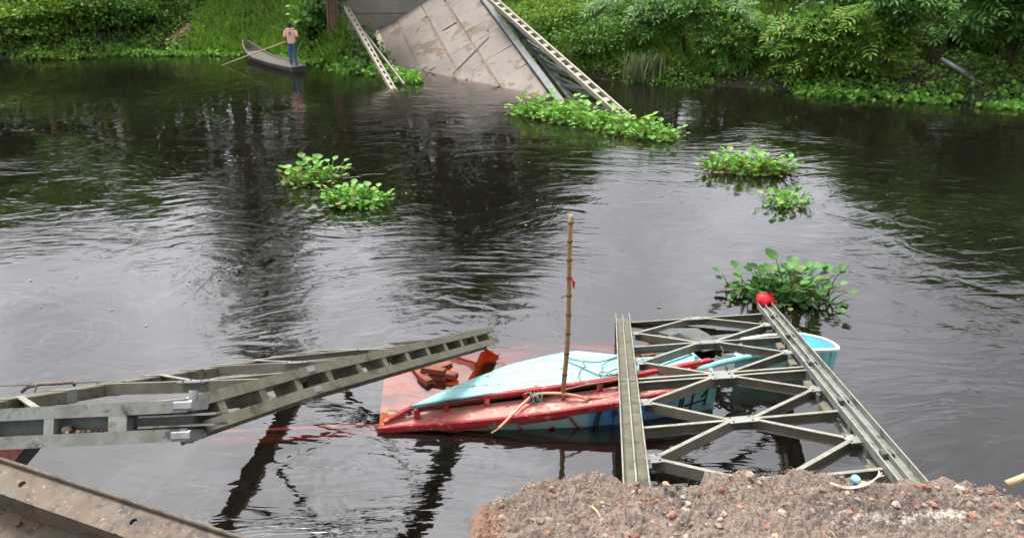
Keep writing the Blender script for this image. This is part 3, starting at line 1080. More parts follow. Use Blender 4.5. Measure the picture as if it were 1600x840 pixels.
# left-hand truss
N0 = atD(292, 657, 3.86); NJ = atD(475, 601, 5.17); N1 = atD(765, 527, 9.06)
F0 = atD(-60, 645, 4.55); F1 = atD(500, 553, 8.86)
dF = (F1 - F0).normalized()
F2 = F1 + dF * 1.9
UPL = (NJ - F0.lerp(F1, .3)).cross(N1 - NJ).normalized()
if UPL.z < 0:
    UPL = -UPL
UPC = (UPL + Vector((-.45, .35, 0))).normalized()
TL = thing('fallen_bridge_truss', 'steel truss at left, its chord pointing out over the sunken red deck', 'bridge truss', NJ, 'fallen near trusses')
chord(TL, N0, NJ, UPC, STEEL_MOSS, 3)
chord(TL, NJ, N1, UPC, STEEL_MOSS, 9)
mb = MB(); mb.bar(F0, F1 + dF * .2, .20, .10, UPL, c=.006); mb.build('chord_channel', STEEL_MOSS, TL)
for k in range(9):
    c = F0.lerp(F1, (k + .6) / 9.4)
    mb = MB(); mb.bar(c - dF * .05, c + dF * .05, .215, .118, UPL, c=.006); mb.build('splice_plate', STEEL if k % 2 else STEEL_MOSS, TL)
clamp(TL, NJ, (N1 - NJ).normalized(), UPC)
LN2 = lambda s: (NJ + (N1 - NJ).normalized() * s) if s > 0 else (NJ + (NJ - N0).normalized() * s)
FB = NJ + (F0.lerp(F1, .5) - NJ)
_k = (NJ - F0).dot(dF)
FN2 = lambda s: F0 + dF * (_k + s)
for s in (-1.5, 0.0, 1.5, 3.0, 4.2):
    web(TL, LN2(s), FN2(s), UPL, 'post', STEEL)
for (s, e) in ((-.75, -1.5), (.75, 0), (2.25, 1.5), (2.25, 3.0), (3.6, 3.0)):
    m0 = LN2(e).lerp(FN2(e), .5)
    web(TL, LN2(s), m0, UPL, 'diagonal', STEEL_MOSS)
    web(TL, FN2(s), m0, UPL, 'diagonal', STEEL)
for e in (-1.5, 0, 1.5, 3.0):
    c = LN2(e).lerp(FN2(e), .5)
    plate(TL, c, (FN2(e) - LN2(e)).normalized(), UPL, .26, .15, 'centre_plate')
# sunken tail of the far chord
mb = MB(); mb.bar(F1 + dF * .25, F2, .12, .08, UPL); mb.build('bent_tail', DARK_STEEL, TL)

# the cross piece that runs out of the left edge of the picture
Q0 = atD(305, 655, 3.80); Q1 = atD(-140, 676, 3.86)
UPQ = Vector((0, .62, 1)).normalized()
TQ = thing('bridge_end_member', 'grey galvanised slotted steel chord crossing the left edge above the water', 'steel beam', Q0.lerp(Q1, .5))
dq = (Q1 - Q0).normalized()
mb = MB(); mb.beam(Q0, Q1, CH_UP, UPQ); mb.build('chord_channel', STEEL, TQ)
mb = MB(); mb.beam(Q0, Q1, CH_LO, UPQ); mb.build('chord_channel', STEEL, TQ)
for (s0, s1) in ((.36, .47), (.80, .86), (1.25, 1.5)):
    mb = MB(); mb.bar(Q0 + dq * s0, Q0 + dq * s1, .198, .10, UPQ); mb.build('web_plate', STEEL, TQ)
mb = MB(); mb.bar(Q0 + dq * .0, Q0 + dq * 1.7 + Vector((0, .0, 0)), .03, .09, UPQ); mb.build('back_web', DARK_STEEL, TQ)
for h in (.03, -.03):
    mb = MB(); mb.bar(Q0 - dq * .16 + UPQ * h, Q0 + dq * .3 + UPQ * h, .17, .012, UPQ); mb.build('jaw_plate', STEEL, TQ)
clamp(TQ, Q0 + dq * .03, dq, UPQ)
mb = MB(); mb.tube([Q0 + dq * .02 + UPQ * .10, Q0 + dq * .02 + UPQ * .17], .028, 10); mb.build('pin_head', STEEL_BRIGHT, TQ)
sq_ = dq.cross(UPQ).normalized()
if sq_.y > 0:
    sq_ = -sq_
# rubble lying in the chord
for i in range(16):
    c = Q0 + dq * (.5 + .28 * random.random()) + sq_ * random.uniform(.035, .085) - UPQ * .037
    r_ = random.uniform(.008, .016) if i else .034
    if i == 0:
        c = Q0 + dq * .74 + sq_ * .06 - UPQ * .022
    mb = MB(); mb.ell(c, (r_, r_ * .8, r_ * .7), 7, 5, 0, .2, i)
    tag(mb.build('pebble', STM[1] if i % 3 else STM[0]), 'brown pebble lying inside the slotted grey chord' if i else 'largest brown pebble inside the slotted grey chord', 'pebble', 'pebbles in the chord' if i else None)

# rusty channel in the near left corner
B0 = at(-160, 690, 3.25); B1 = at(420, 886, 3.25)
db = (B1 - B0).normalized()
BE = thing('rusty_steel_channel', 'rusty brown steel channel with bolt holes in the bottom left corner', 'steel beam', B0.lerp(B1, .5))
sdb = db.cross(Vector((0, 0, 1))).normalized()      # towards the viewer
upb = (Vector((0, 0, 1)) + sdb * .30).normalized()
sdb = db.cross(upb).normalized()


def holed_flange():
    mb = MB()
    L = (B1 - B0).length
    holes = [(at(55, 742, 3.25) - B0).dot(db), (at(226, 800, 3.25) - B0).dot(db)]
    w0, w1, th, hw, r = -.055, .055, .016, .03, .0125
    cuts = [0.0]
    for h in holes:
        cuts += [h - hw, h + hw]
    cuts.append(L)
    P = lambda s, v, z: B0 + db * s + sdb * v + upb * z
    for i in range(0, len(cuts), 2):
        mb.slab([P(cuts[i], w0, 0), P(cuts[i + 1], w0, 0), P(cuts[i + 1], w1, 0), P(cuts[i], w1, 0)], th, -upb)
    for h in holes:
        n = 24
        ci = [(r * math.cos(2 * math.pi * k / n), r * math.sin(2 * math.pi * k / n)) for k in range(n)]
        sq = []
        for a, b in ci:
            m = max(abs(a) / hw, abs(b) / w1)
            sq.append((a / m, b / m))
        for z in (0, -th):
            vs = [P(h + a, b, z) for a, b in sq] + [P(h + a, b, z) for a, b in ci]
            mb.add(vs, [(k, (k + 1) % n, n + (k + 1) % n, n + k) for k in range(n)])
        vs = [P(h + a, b, 0) for a, b in ci] + [P(h + a, b, -th) for a, b in ci]
        mb.add(vs, [(k, (k + 1) % n, n + (k + 1) % n, n + k) for k in range(n)])
        vs = [P(h + a, b, 0) for a, b in sq] + [P(h + a, b, -th) for a, b in sq]
        mb.add(vs, [(k, (k + 1) % n, n + (k + 1) % n, n + k) for k in range(n)])
    return mb


holed_flange().build('top_flange', RUST, BE)
mb = MB(); mb.bar(B0 + sdb * .048 - upb * .075, B1 + sdb * .048 - upb * .075, .014, .115, upb); mb.build('web', RUST, BE)
mb = MB(); mb.bar(B0 + sdb * .085 - upb * .139, B1 + sdb * .085 - upb * .139, .15, .014, upb); mb.build('bottom_flange', RUST, BE)
mb = MB(); mb.bar(B0 - sdb * .055 + upb * .004, B1 - sdb * .055 + upb * .004, .012, .026, upb, c=.004); mb.build('edge_lip', RUST, BE)
for k in range(7):
    c = B0.lerp(B1, .12 + k * .13) + sdb * (.085 + .03 * (k % 2)) - upb * .128
    mb = MB(); mb.tube([c, c + upb * .012], .011, 6); mb.build('bolt_head', RUST, BE)

# red and black board end behind it
mb = MB()
mb.slab([atD(-50, 712, 3.95), atD(42, 694, 3.95), atD(24, 718, 3.95), atD(-50, 735, 3.95)], .03, (0, 1, 0), 0)
bo = thing('painted_board', 'red board end with black edge poking out under the grey chord', 'board', atD(0, 715, 3.95))
mb.build('red_face', PINKRED, bo)
mb = MB()
mb.slab([atD(43, 694, 3.97), atD(70, 692, 3.97), atD(42, 726, 3.97), atD(22, 720, 3.97)], .04, (0, 1, 0), 0)
mb.build('black_edge', BLACKP, bo)
# bent rusty hoop and wire behind the far chord
hp = thing('bent_rusty_hoop', 'bent rusty hoop sticking up behind the left truss', 'metal hoop', atD(72, 606, 6.2))
mb = MB(); mb.tube([atD(34, 612, 6.2), atD(44, 604, 6.2), atD(62, 600, 6.2), atD(85, 599, 6.2), atD(112, 597, 6.2), atD(118, 602, 6.2)], .016, 8); mb.build('hoop', RUST, hp, True)
mb = MB(); mb.tube([atD(57, 600, 6.2), atD(54, 612, 6.15)], .012, 6); mb.build('spoke', DARK_STEEL, hp)
mb = MB(); mb.tube([atD(-60, 604, 6.2), atD(60, 600.5, 6.2), atD(200, 594, 6.3)], .006, 6)
tag(mb.build('wire', RUST), 'thin rusty wire stretched behind the left truss to the edge', 'wire')

# ================================================================== SUNKEN RED AND CYAN BOAT
def poly_interp(tab, x):
    return float(np.interp(x, [a for a, _ in tab], [b for _, b in tab]))


def clip(poly, n, c):
    out = []
    for i in range(len(poly)):
        a, b = poly[i], poly[(i + 1) % len(poly)]
        da, db_ = a.dot(n) - c, b.dot(n) - c
        if da >= 0:
            out.append(a)
        if (da >= 0) != (db_ >= 0):
            out.append(a.lerp(b, da / (da - db_)))
    return out


BT = thing('sunken_boat', 'sunken wooden boat with red railed side and cyan deck awash', 'boat', at(850, 640, 0))
# outer sheer of the near side, bow at the left
EO = [(590, 669, 7.12), (650, 664, 7.12), (720, 660, 7.12), (800, 652, 7.13), (880, 642, 7.15), (970, 628, 7.22), (1040, 613, 7.35), (1116, 596, 7.5)]
EO = [atD(*e) for e in EO]
IN = []
for i, p in enumerate(EO):
    w = (0.03, .22, .29, .31, .31, .30, .29, .27)[i]
    IN.append(p + Vector((.05 if i == 0 else 0, w, .018)))


def strip(a, b, th):
    mb = MB()
    for i in range(len(a) - 1):
        mb.slab([a[i], a[i + 1], b[i + 1], b[i]], th)
    return mb


mb = MB()
n = len(EO)
vs = EO + IN + [p - Vector((0, 0, .035)) for p in EO] + [p - Vector((0, 0, .035)) for p in IN]
fs = []
for i in range(n - 1):
    fs += [(i, i + 1, n + i + 1, n + i), (2 * n + i, 3 * n + i, 3 * n + i + 1, 2 * n + i + 1), (i, 2 * n + i, 2 * n + i + 1, i + 1), (n + i, n + i + 1, 3 * n + i + 1, 3 * n + i)]
fs += [(0, n, 3 * n, 2 * n), (n - 1, 3 * n - 1, 4 * n - 1, 2 * n - 1)]
mb.add(vs, fs); mb.build('side_deck', PINKRED, BT)
# rubbing strake on the outside
mb = MB()
for i in range(n - 1):
    o = Vector((0, -.018, -.012))
    mb.bar(EO[i] + o, EO[i + 1] + o, .045, .085, c=.008)
mb.build('rubbing_strake', RED, BT)
# rail on blocks
RH = .115
rail = [EO[0] + Vector((.06, .07, .03)), at(645, 636, 0.19)] + [p + Vector((0, -.02, RH)) for p in IN[2:]]
mb = MB()
for i in range(len(rail) - 1):
    mb.bar(rail[i], rail[i + 1], .06, .05, c=.008)
mb.build('rail', RED, BT)
for k, px in enumerate((632, 695, 760, 822, 884, 941, 1010, 1090)):
    s = np.interp(px, [590, 650, 720, 800, 880, 970, 1040, 1116], np.arange(8))
    i = min(int(s), 6); f = s - i
    b = IN[i].lerp(IN[i + 1], f) + Vector((0, -.03, 0))
    if k == 0:
        b = EO[1].lerp(IN[1], .55)
    mb = MB(); mb.bar(b - Vector((0, 0, .02)), b + Vector((0, 0, RH - .0)), .065, .055, (0, 1, 0), c=.006); mb.build('rail_block', RED, BT)

# hull side with painted bands
hm = bpy.data.materials.new('banded_hull_paint'); hm.use_nodes = True
t = hm.node_tree; b = t.nodes['Principled BSDF']
g = nd(t, 'ShaderNodeNewGeometry'); sx = nd(t, 'ShaderNodeSeparateXYZ'); t.links.new(g.outputs['Position'], sx.inputs[0])
cr = nd(t, 'ShaderNodeValToRGB'); cr.color_ramp.interpolation = 'LINEAR'
mr = nd(t, 'ShaderNodeMapRange'); mr.inputs[1].default_value = -1.6; mr.inputs[2].default_value = 2.5
t.links.new(sx.outputs[0], mr.inputs[0]); t.links.new(mr.outputs[0], cr.inputs[0])
e = cr.color_ramp.elements
e[0].position = 0; e[0].color = (.10, .17, .13, 1)
e[1].position = .30; e[1].color = (.15, .33, .29, 1)
for p_, c_ in ((.52, (.22, .46, .44)), (.59, (.25, .5, .5)), (.605, (.06, .25, .5)), (.70, (.03, .18, .48)), (.82, (.06, .26, .5)), (.85, (.2, .5, .5)), (1.0, (.22, .52, .52))):
    x = e.new(p_); x.color = (*c_, 1)
col = mixc(t, ramp(t, noise(t, g.outputs['Position'], 8, 6, .7), .58, .75), cr.outputs[0], (.12, .11, .07))
# weed-stained boot line just above the old waterline
rz = nd(t, 'ShaderNodeMapRange'); rz.inputs[1].default_value = .16; rz.inputs[2].default_value = .02
t.links.new(sx.outputs[2], rz.inputs[0])
nz = nd(t, 'ShaderNodeMath', operation='MULTIPLY'); t.links.new(rz.outputs[0], nz.inputs[0]); nz.inputs[1].default_value = .5
col = mixc(t, nz.outputs[0], col, (.11, .12, .06))
t.links.new(col, b.inputs['Base Color']); b.inputs['Roughness'].default_value = .5


def hullp(s, z):
    """point on the near hull side: s = index along the sheer, z = drop below it (0..1)"""
    i = max(0, min(int(s), n - 2)); f = s - i
    p = EO[i].lerp(EO[i + 1], f)
    k = np.interp(s, [0, 1, 2, 7], [.3, .6, 1, 1])
    return p + Vector((0, .004 + .03 * z + .2 * z * z, -.04 - .95 * z))


mb = MB()
zs = [0, .12, .25, .4, .55, .75, 1.0]
ss = np.linspace(0, 7, 36)
vs = [hullp(s, z) for s in ss for z in zs]
k = len(zs)
mb.add(vs, [(i * k + j, i * k + j + 1, (i + 1) * k + j + 1, (i + 1) * k + j) for i in range(len(ss) - 1) for j in range(k - 1)])
mb.build('hull_side', hm, BT, smooth=True, recalc=False)
# stern board
mb = MB(); mb.slab([hullp(7, 0), hullp(7, .5), hullp(7, 1.0), hullp(7, 1) + Vector((0, .9, 0)), IN[7] + Vector((.0, .9, -.3)), IN[7]], .04, (1, 0, 0))
mb.build('stern_board', CYAN2, BT)


def stroke(pts, w, name, mat):
    mb = MB()
    q = [hullp(s, z) + Vector((0, -.012, 0)) for s, z in pts]
    for i in range(len(q) - 1):
        mb.bar(q[i], q[i + 1], .012, w, (0, 0, 1) if abs(q[i + 1].z - q[i].z) < abs(q[i + 1].x - q[i].x) else (1, 0, 0))
    mb.build(name, mat, BT)


# painted lettering and stripes on the hull
stroke([(6.34, .02), (6.30, .35)], .02, 'painted_letter', BLACKP)
stroke([(6.40, .02), (6.36, .35)], .02, 'painted_letter', BLACKP)
stroke([(6.60, .00), (6.555, .30)], .02, 'painted_letter', BLACKP)
stroke([(6.60, .06), (6.68, .03), (6.76, .0)], .022, 'painted_letter', BLACKP)
stroke([(6.42, .22), (6.65, .20), (6.84, .19)], .018, 'painted_letter', BLACKP)
stroke([(6.88, .00), (6.85, .28)], .02, 'painted_letter', BLACKP)
stroke([(6.76, .14), (6.86, .07)], .016, 'painted_letter', BLACKP)
stroke([(4.62, .02), (4.57, .15), (4.55, .34)], .022, 'painted_stripe', BLACKP)
stroke([(4.67, .02), (4.62, .15), (4.60, .34)], .022, 'painted_stripe', BLACKP)
for a in range(6):
    th = 2 * math.pi * a / 6 + .3
    stroke([(4.9, .10), (4.9 + .06 * math.cos(th), .10 + .05 * math.sin(th))], .012, 'painted_palm', BLACKP)
stroke([(4.9, .10), (4.89, .22)], .012, 'painted_palm', BLACKP)
for (s0, s1) in ((1.6, 2.5), (3.1, 4.1)):
    stroke([(s0, .06), (s1, .05)], .02, 'painted_panel_edge', RED)
    stroke([(s0, .06), (s0 + .25, .3)], .02, 'painted_panel_edge', RED)
    stroke([(s1, .05), (s1 + .25, .3)], .02, 'painted_panel_edge', RED)
stroke([(3.72, .17), (3.82, .16), (3.84, .22), (3.74, .23), (3.72, .17)], .014, 'painted_panel_edge', RED)

# submerged red fore deck
pts = [at(592, 668, -.015), at(600, 590, -.10), at(690, 562, -.17), at(765, 545, -.30), at(850, 536, -.60), at(930, 534, -.80), at(1010, 545, -.1), at(1010, 590, .12), at(880, 606, .12), at(760, 622, .06), at(645, 640, -.0)]
mb = MB(); mb.slab(pts, .05); mb.build('submerged_deck', SUNKRED, BT)
pts = [at(880, 541, -.18), at(905, 531, -.70), at(1000, 528, -.80), at(1060, 540, -.12), at(1000, 556, -.06)]
mb = MB(); mb.slab(pts, .04); mb.build('submerged_side', pmat('cream_paint', (.6, .5, .3), (.55, .42, .24), 3, .6), BT)

# cyan deck boards, heeled into the water on the far side
near = [(641, 634, 7.33), (700, 622, 7.38), (800, 611, 7.42), (900, 601, 7.50), (1000, 586, 7.62), (1085, 568, 7.75)]
farr = [(1085, 553, 8.35), (1000, 558, 8.55), (955, 553, 8.72), (905, 548, 8.90), (880, 549, 8.87), (800, 568, 8.32), (720, 598, 7.75)]
P_ = [atD(*q) for q in near] + [atD(*q) for q in farr]
# flatten to a best plane
A_ = np.array([[p.x, p.y, 1] for p in P_]); zz = np.array([p.z for p in P_])
sol = np.linalg.lstsq(A_, zz, rcond=None)[0]
cyz = lambda x, y: float(sol[0] * x + sol[1] * y + sol[2])


def oncyan(px, py, h=0.0):
    d = ray(px, py)
    # CAM + d*k on plane z = a x + b y + c + h
    k = (CAM_H - sol[2] - h) / (sol[0] * d.x + sol[1] * d.y - d.z)
    return Vector((0, 0, CAM_H)) + d * k


P_ = [oncyan(a, b_) for a, b_, _ in near] + [oncyan(a, b_) for a, b_, _ in farr]
edges_y = [6.5, 7.72, 8.12, 8.5, 9.6]
for i in range(4):
    pl = clip(P_, Vector((0, 1, 0)), edges_y[i] + .006)
    pl = clip(pl, Vector((0, -1, 0)), -(edges_y[i + 1] - .006))
    if len(pl) >= 3:
        mb = MB(); mb.slab(pl, .035); mb.build('deck_board', CYAN, BT)
# blue wash board by the chord and red coaming inside
mb = MB(); mb.slab([at(925, 556, .06), at(965, 553, .06), at(985, 560, .08), at(950, 560, .07)], .02); mb.build('washboard', BLUE, BT)
mb = MB(); mb.slab([at(1000, 560, .25), at(1080, 552, .25), at(1095, 565, .25), at(1000, 577, .25)], .03); mb.build('washboard', BLUE, BT)
mb = MB(); mb.bar(at(1030, 594, .36), at(1092, 572, .42), .06, .06); mb.bar(at(1088, 574, .42), at(1094, 592, .32), .05, .06); mb.build('coaming', RED, BT)
mb = MB(); mb.tube([at(1090, 590, .33), at(1085, 580, .4), at(1120, 568, .42), at(1160, 559, .4), at(1210, 553, .36)], [.03, .035, .035, .035, .03], 8); mb.build('gunwale_pole', CYAN2, BT, True)

# long red board under the surface left of the bow
SB = thing('submerged_board', 'faint red board lying under the water left of the sunken boat bow', 'board', at(450, 670, -.1))
mb = MB(); mb.bar(at(300, 678, -.038), at(592, 666, -.028), .05, .05); mb.build('edge_strip', RED, SB)
mb = MB(); mb.bar(at(330, 690, -.34), at(600, 676, -.26), .16, .03); mb.build('under_plank', RED, SB)

# loose bricks on the submerged deck
bk = [((653, 578), .02, -1.05, .30), ((677, 578), .10, -.25, .30), ((664, 592), .03, -.9, .22), ((700, 585), .05, -.42, .24), ((690, 573), .06, .5, .26), ((682, 590), .0, -.1, .26)]
lab = ['long red timber block slanting at the far end of the pile', 'red timber block lying on top of the pile in the water', 'red timber block at the near lower end of the pile',
       'red timber block at the right end of the pile', 'dark rough red block at the back of the pile', 'wet red block half under water beneath the pile']
for i, ((a, b_), z, rot, ln) in enumerate(bk):
    c = at(a, b_, z)
    mb = MB()
    dx = Vector((math.cos(rot), math.sin(rot), .02 * (i - 2))).normalized() * ln / 2
    mb.bar(c - dx, c + dx, .095, .072, (.12 * (i - 2.5), .1 * (i % 3), 1), c=.004)
    tag(mb.build('timber_block', BRICK), lab[i], 'block', 'blocks piled on the sunken deck')
mb = MB(); mb.slab([at(598, 640, -.35), at(720, 545, -.5), at(730, 600, -.5), at(640, 650, -.4)], .05)

# bamboo pole with a red rag
bp0 = oncyan(880, 607, 0); bp1 = atD(895, 336, bp0.y + .05)
BM = thing('bamboo_pole', 'upright bamboo pole stuck in the sunken boat, red rag tied on it', 'pole', bp0)
pts = []; rad = []
nn = 9
for i in range(nn * 2 + 1):
    k = i / (nn * 2)
    p = bp0.lerp(bp1, k) + Vector((.018 * math.sin(k * 5), 0, 0)) - (Vector((0, 0, .12)) if i == 0 else Vector())
    pts.append(p); rad.append((.029 - .006 * k))
mb = MB(); mb.tube(pts, rad, 12); mb.build('culm', BAMBOO, BM, True)
for k in (.09, .22, .34, .45, .56, .66, .76, .86, .96):
    i = k * nn * 2
    p = pts[int(i)].lerp(pts[min(int(i) + 1, len(pts) - 1)], i - int(i)); dv = (bp1 - bp0).normalized()
    mb = MB(); mb.tube([p - dv * .014, p - dv * .006, p + dv * .006, p + dv * .014], [.026, .033, .033, .026], 12); mb.build('node_ring', BAMBOO_NODE, BM, True)
p = bp0.lerp(bp1, .645)
mb = MB(); mb.tube([p + Vector((0, -.03, .012)), p + Vector((.03, -.015, .012)), p + Vector((.038, 0, .01))], .010, 6)
mb.slab([p + Vector((.03, -.03, .02)), p + Vector((.06, -.035, .0)), p + Vector((.055, -.035, -.09)), p + Vector((.035, -.03, -.06))], .006, (0, 1, 0))
mb.build('rag', REDPL, BM)


# ropes
def spline(pts, n=8):
    pts = [Vector(p) for p in pts]
    out = []
    for i in range(len(pts) - 1):
        p0, p1, p2, p3 = pts[max(i - 1, 0)], pts[i], pts[i + 1], pts[min(i + 2, len(pts) - 1)]
        for k in range(n):
            t_ = k / n
            out.append(.5 * ((2 * p1) + (p2 - p0) * t_ + (2 * p0 - 5 * p1 + 4 * p2 - p3) * t_ ** 2 + (3 * p1 - p0 - 3 * p2 + p3) * t_ ** 3))
    return out + [pts[-1]]


def rope(pix, r, name, mat, label, h=.02):
    mb = MB(); mb.tube(spline([oncyan(a, b_, h) for a, b_ in pix]), r, 7)
    return tag(mb.build(name, mat, None, True), label, 'rope')


rope([(888, 559), (905, 563), (935, 565), (962, 558), (978, 553)], .009, 'rope', ROPEM, 'grey green rope running along the far edge of the cyan deck')
rope([(888, 565), (906, 572), (925, 581), (938, 586), (958, 586), (985, 583)], .009, 'rope', ROPEM, 'taut grey green rope slanting across the cyan deck')
rope([(910, 564), (914, 571), (908, 576), (904, 587), (910, 596), (922, 599)], .008, 'rope', ROPEM, 'small hooked end of grey green rope on the cyan deck', .025)
rope([(944, 592), (941, 582), (941, 572), (950, 564), (968, 560), (985, 566), (970, 574), (955, 579), (946, 586), (938, 585), (937, 582), (946, 581), (960, 585), (972, 578), (985, 572)], .008, 'rope', ROPEM, 'coiled loop of grey green rope beside the mossy truss chord', .04)
rope([(884, 608), (920, 600), (958, 594), (985, 588)], .010, 'rope', pmat('brown_rope', (.25, .2, .16), (.18, .14, .11), 20, .8), 'brown rope running from the bamboo foot to the truss chord', .03)


def px3(l):
    return [atD(a, b_, c_) for a, b_, c_ in l]


mb = MB(); mb.tube(spline(px3([(768, 676, 7.02), (780, 668, 7.02), (800, 648, 7.12), (820, 628, 7.3), (838, 616, 7.38), (870, 614, 7.36), (900, 618, 7.32), (918, 624, 7.28)])), [.008] * 8 + [.017] * 49, 8)
tag(mb.build('hose', HOSE, None, True), 'salmon pink hose draped over the red rail down to the water', 'hose')
mb = MB(); mb.tube(spline(px3([(914, 620, 7.32), (940, 621, 7.33), (962, 615, 7.38), (985, 606, 7.42), (1010, 604, 7.4)])), .015, 8)
tag(mb.build('hose', HOSE, None, True), 'short salmon pink hose lying along the red side deck by the chord', 'hose')
kn = thing('rope_lashing', 'green rope lashing knotted round the red rail', 'rope', atD(835, 620, 7.36))
for k in range(4):
    c = atD(828 + k * 6, 620, 7.37)
    mb = MB(); mb.tube([c + Vector((.01 * math.sin(a), .05 * math.cos(a), .055 * math.sin(a))) for a in np.linspace(0, 6.28, 13)], .008, 6); mb.build('rope_turn', ROPEM, kn, True)
mb = MB(); mb.tube(spline(px3([(818, 616, 7.3), (826, 613, 7.34), (838, 619, 7.3), (846, 628, 7.28), (838, 632, 7.25), (832, 626, 7.25)])), .007, 6); mb.build('rope_end', ROPEM, kn, True)

# ================================================================== SECOND BOAT UNDER THE RIGHT TRUSS
B2 = thing('sunken_boat', 'half sunken cyan boat stern with blue top behind the right truss chord', 'boat', at(1260, 590, 0))
top = [(1150, 556), (1190, 553), (1240, 549), (1276, 547), (1309, 546), (1308, 541), (1299, 535), (1285, 529), (1268, 525), (1252, 522), (1200, 524), (1160, 530)]
tp = [at(a, b_, .37) for a, b_ in top]
cen = sum(tp, Vector()) / len(tp)
mb = MB()
k = len(tp)
lay = [(.0, 1), (.15, 1.0), (.37, .98), (.7, .94), (1.1, .86)]
vs = [Vector((cen.x + (p.x - cen.x) * sc, cen.y + (p.y - cen.y) * sc, .37 - dz)) for dz, sc in lay for p in tp]
mb.add(vs, [(l * k + i, l * k + (i + 1) % k, (l + 1) * k + (i + 1) % k, (l + 1) * k + i) for l in range(len(lay) - 1) for i in range(k)])
mb.build('hull', CYAN2, B2)
ins = [cen + (p - cen) * .93 + Vector((0, 0, .004)) for p in tp]
mb = MB(); mb.slab(ins[3:10] + [at(1235, 540, .374)], .03); mb.build('blue_top', BLUE, B2)
mb = MB()
for i in range(k):
    mb.bar(tp[i], tp[(i + 1) % k], .045, .03)
mb.build('rim', WHITEP, B2)
mb = MB(); mb.slab([at(1150, 556, .15), at(1240, 550, .15), at(1235, 530, .15), at(1160, 532, .15)], .03); mb.build('floor_board', CYAN2, B2)
for px_ in (1288, 1301):
    mb = MB(); mb.bar(at(px_, 547, .36) + Vector((0, -.012, 0)), at(px_, 547, .36) + Vector((0, -.0, -.5)), .02, .02, (0, 1, 0)); mb.build('plank_seam_batten', CYAN2, B2)
# loose cyan board leaning inside
mb = MB(); mb.slab([at(1183, 560, .3), at(1232, 562, .3), at(1205, 583, .1), at(1195, 583, .1)], .025)
tag(mb.build('loose_board', CYAN), 'pale cyan triangular board seen through the right truss bracing', 'board')
mb = MB(); mb.slab([at(1130, 552, .25), at(1213, 547, .25), at(1213, 551, .22), at(1130, 557, .22)], .02)
tag(mb.build('loose_board', WHITEP), 'thin whitish plank lying behind the right truss bracing', 'board')
# dark sheets under the truss
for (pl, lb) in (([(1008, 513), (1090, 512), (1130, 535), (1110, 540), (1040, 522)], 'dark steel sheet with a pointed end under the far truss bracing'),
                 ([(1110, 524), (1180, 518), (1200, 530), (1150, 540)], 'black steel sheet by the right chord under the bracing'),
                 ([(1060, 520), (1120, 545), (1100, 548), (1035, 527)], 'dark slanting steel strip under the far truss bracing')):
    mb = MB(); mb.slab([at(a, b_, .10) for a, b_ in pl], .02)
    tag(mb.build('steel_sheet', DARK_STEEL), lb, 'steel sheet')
for i, (a, b_, lb) in enumerate(((1003, 546, 'red brick piece behind the mossy chord, farthest of three'), (1012, 556, 'red brick piece behind the mossy chord, lower right of three'), (1022, 548, 'orange brick piece behind the mossy chord, right of three'))):
    c = at(a, b_, .12); mb = MB(); mb.bar(c - Vector((.09, .02, 0)), c + Vector((.09, .04 * i, 0)), .08, .06, c=.008)
    tag(mb.build('timber_block', BRICK), lb, 'block')
# yellowish cord tied on the centre plate
mb = MB(); mb.tube(spline([at(1126, 541, .45), at(1130, 548, .40), at(1129, 556, .33), at(1133, 561, .3)]), .007, 6)
tag(mb.build('cord', POLEW, None, True), 'short straw coloured cord hanging from a truss centre plate', 'rope')
mb = MB(); mb.tube(spline([at(1118, 556, .35), at(1128, 562, .33), at(1134, 572, .3), at(1138, 584, .2)]), .012, 7)
tag(mb.build('hose', ROPEM, None, True), 'dark grey hose hanging through the truss bracing', 'hose')

# red plastic bag on the chord tip
c = RN(2.9) + UPR * .15
RB = thing('red_bag', 'crumpled red plastic bag tied on the tip of the right truss chord', 'bag', c)
mb = MB()
nu, nv = 18, 12
vs, fs = [], []
for i in range(nv + 1):
    th = math.pi * i / nv
    for j in range(nu):
        ph = 2 * math.pi * j / nu
        r_ = .115 * (1 + .10 * math.sin(5 * ph + 2 * th) * math.sin(th) + .07 * math.sin(9 * ph - 3 * th))
        vs.append(c + Vector((r_ * math.sin(th) * math.cos(ph), r_ * math.sin(th) * math.sin(ph), r_ * .92 * math.cos(th))))
for i in range(nv):
    for j in range(nu):
        fs.append((i * nu + j, (i + 1) * nu + j, (i + 1) * nu + (j + 1) % nu, i * nu + (j + 1) % nu))
mb.add(vs, fs); mb.build('bag_body', REDPL, RB, True)
for (a, b_, z_) in ((.12, -.05, .02), (.13, -.03, -.06), (.06, .02, .11)):
    mb = MB(); q = c + Vector((a * .7, b_ - .04, z_)); mb.slab([q, q + Vector((.07, -.02, .015)), q + Vector((.085, -.01, -.03)), q + Vector((.01, 0, -.045))], .01, (0, 1, 0)); mb.build('bag_flap', REDPL, RB)

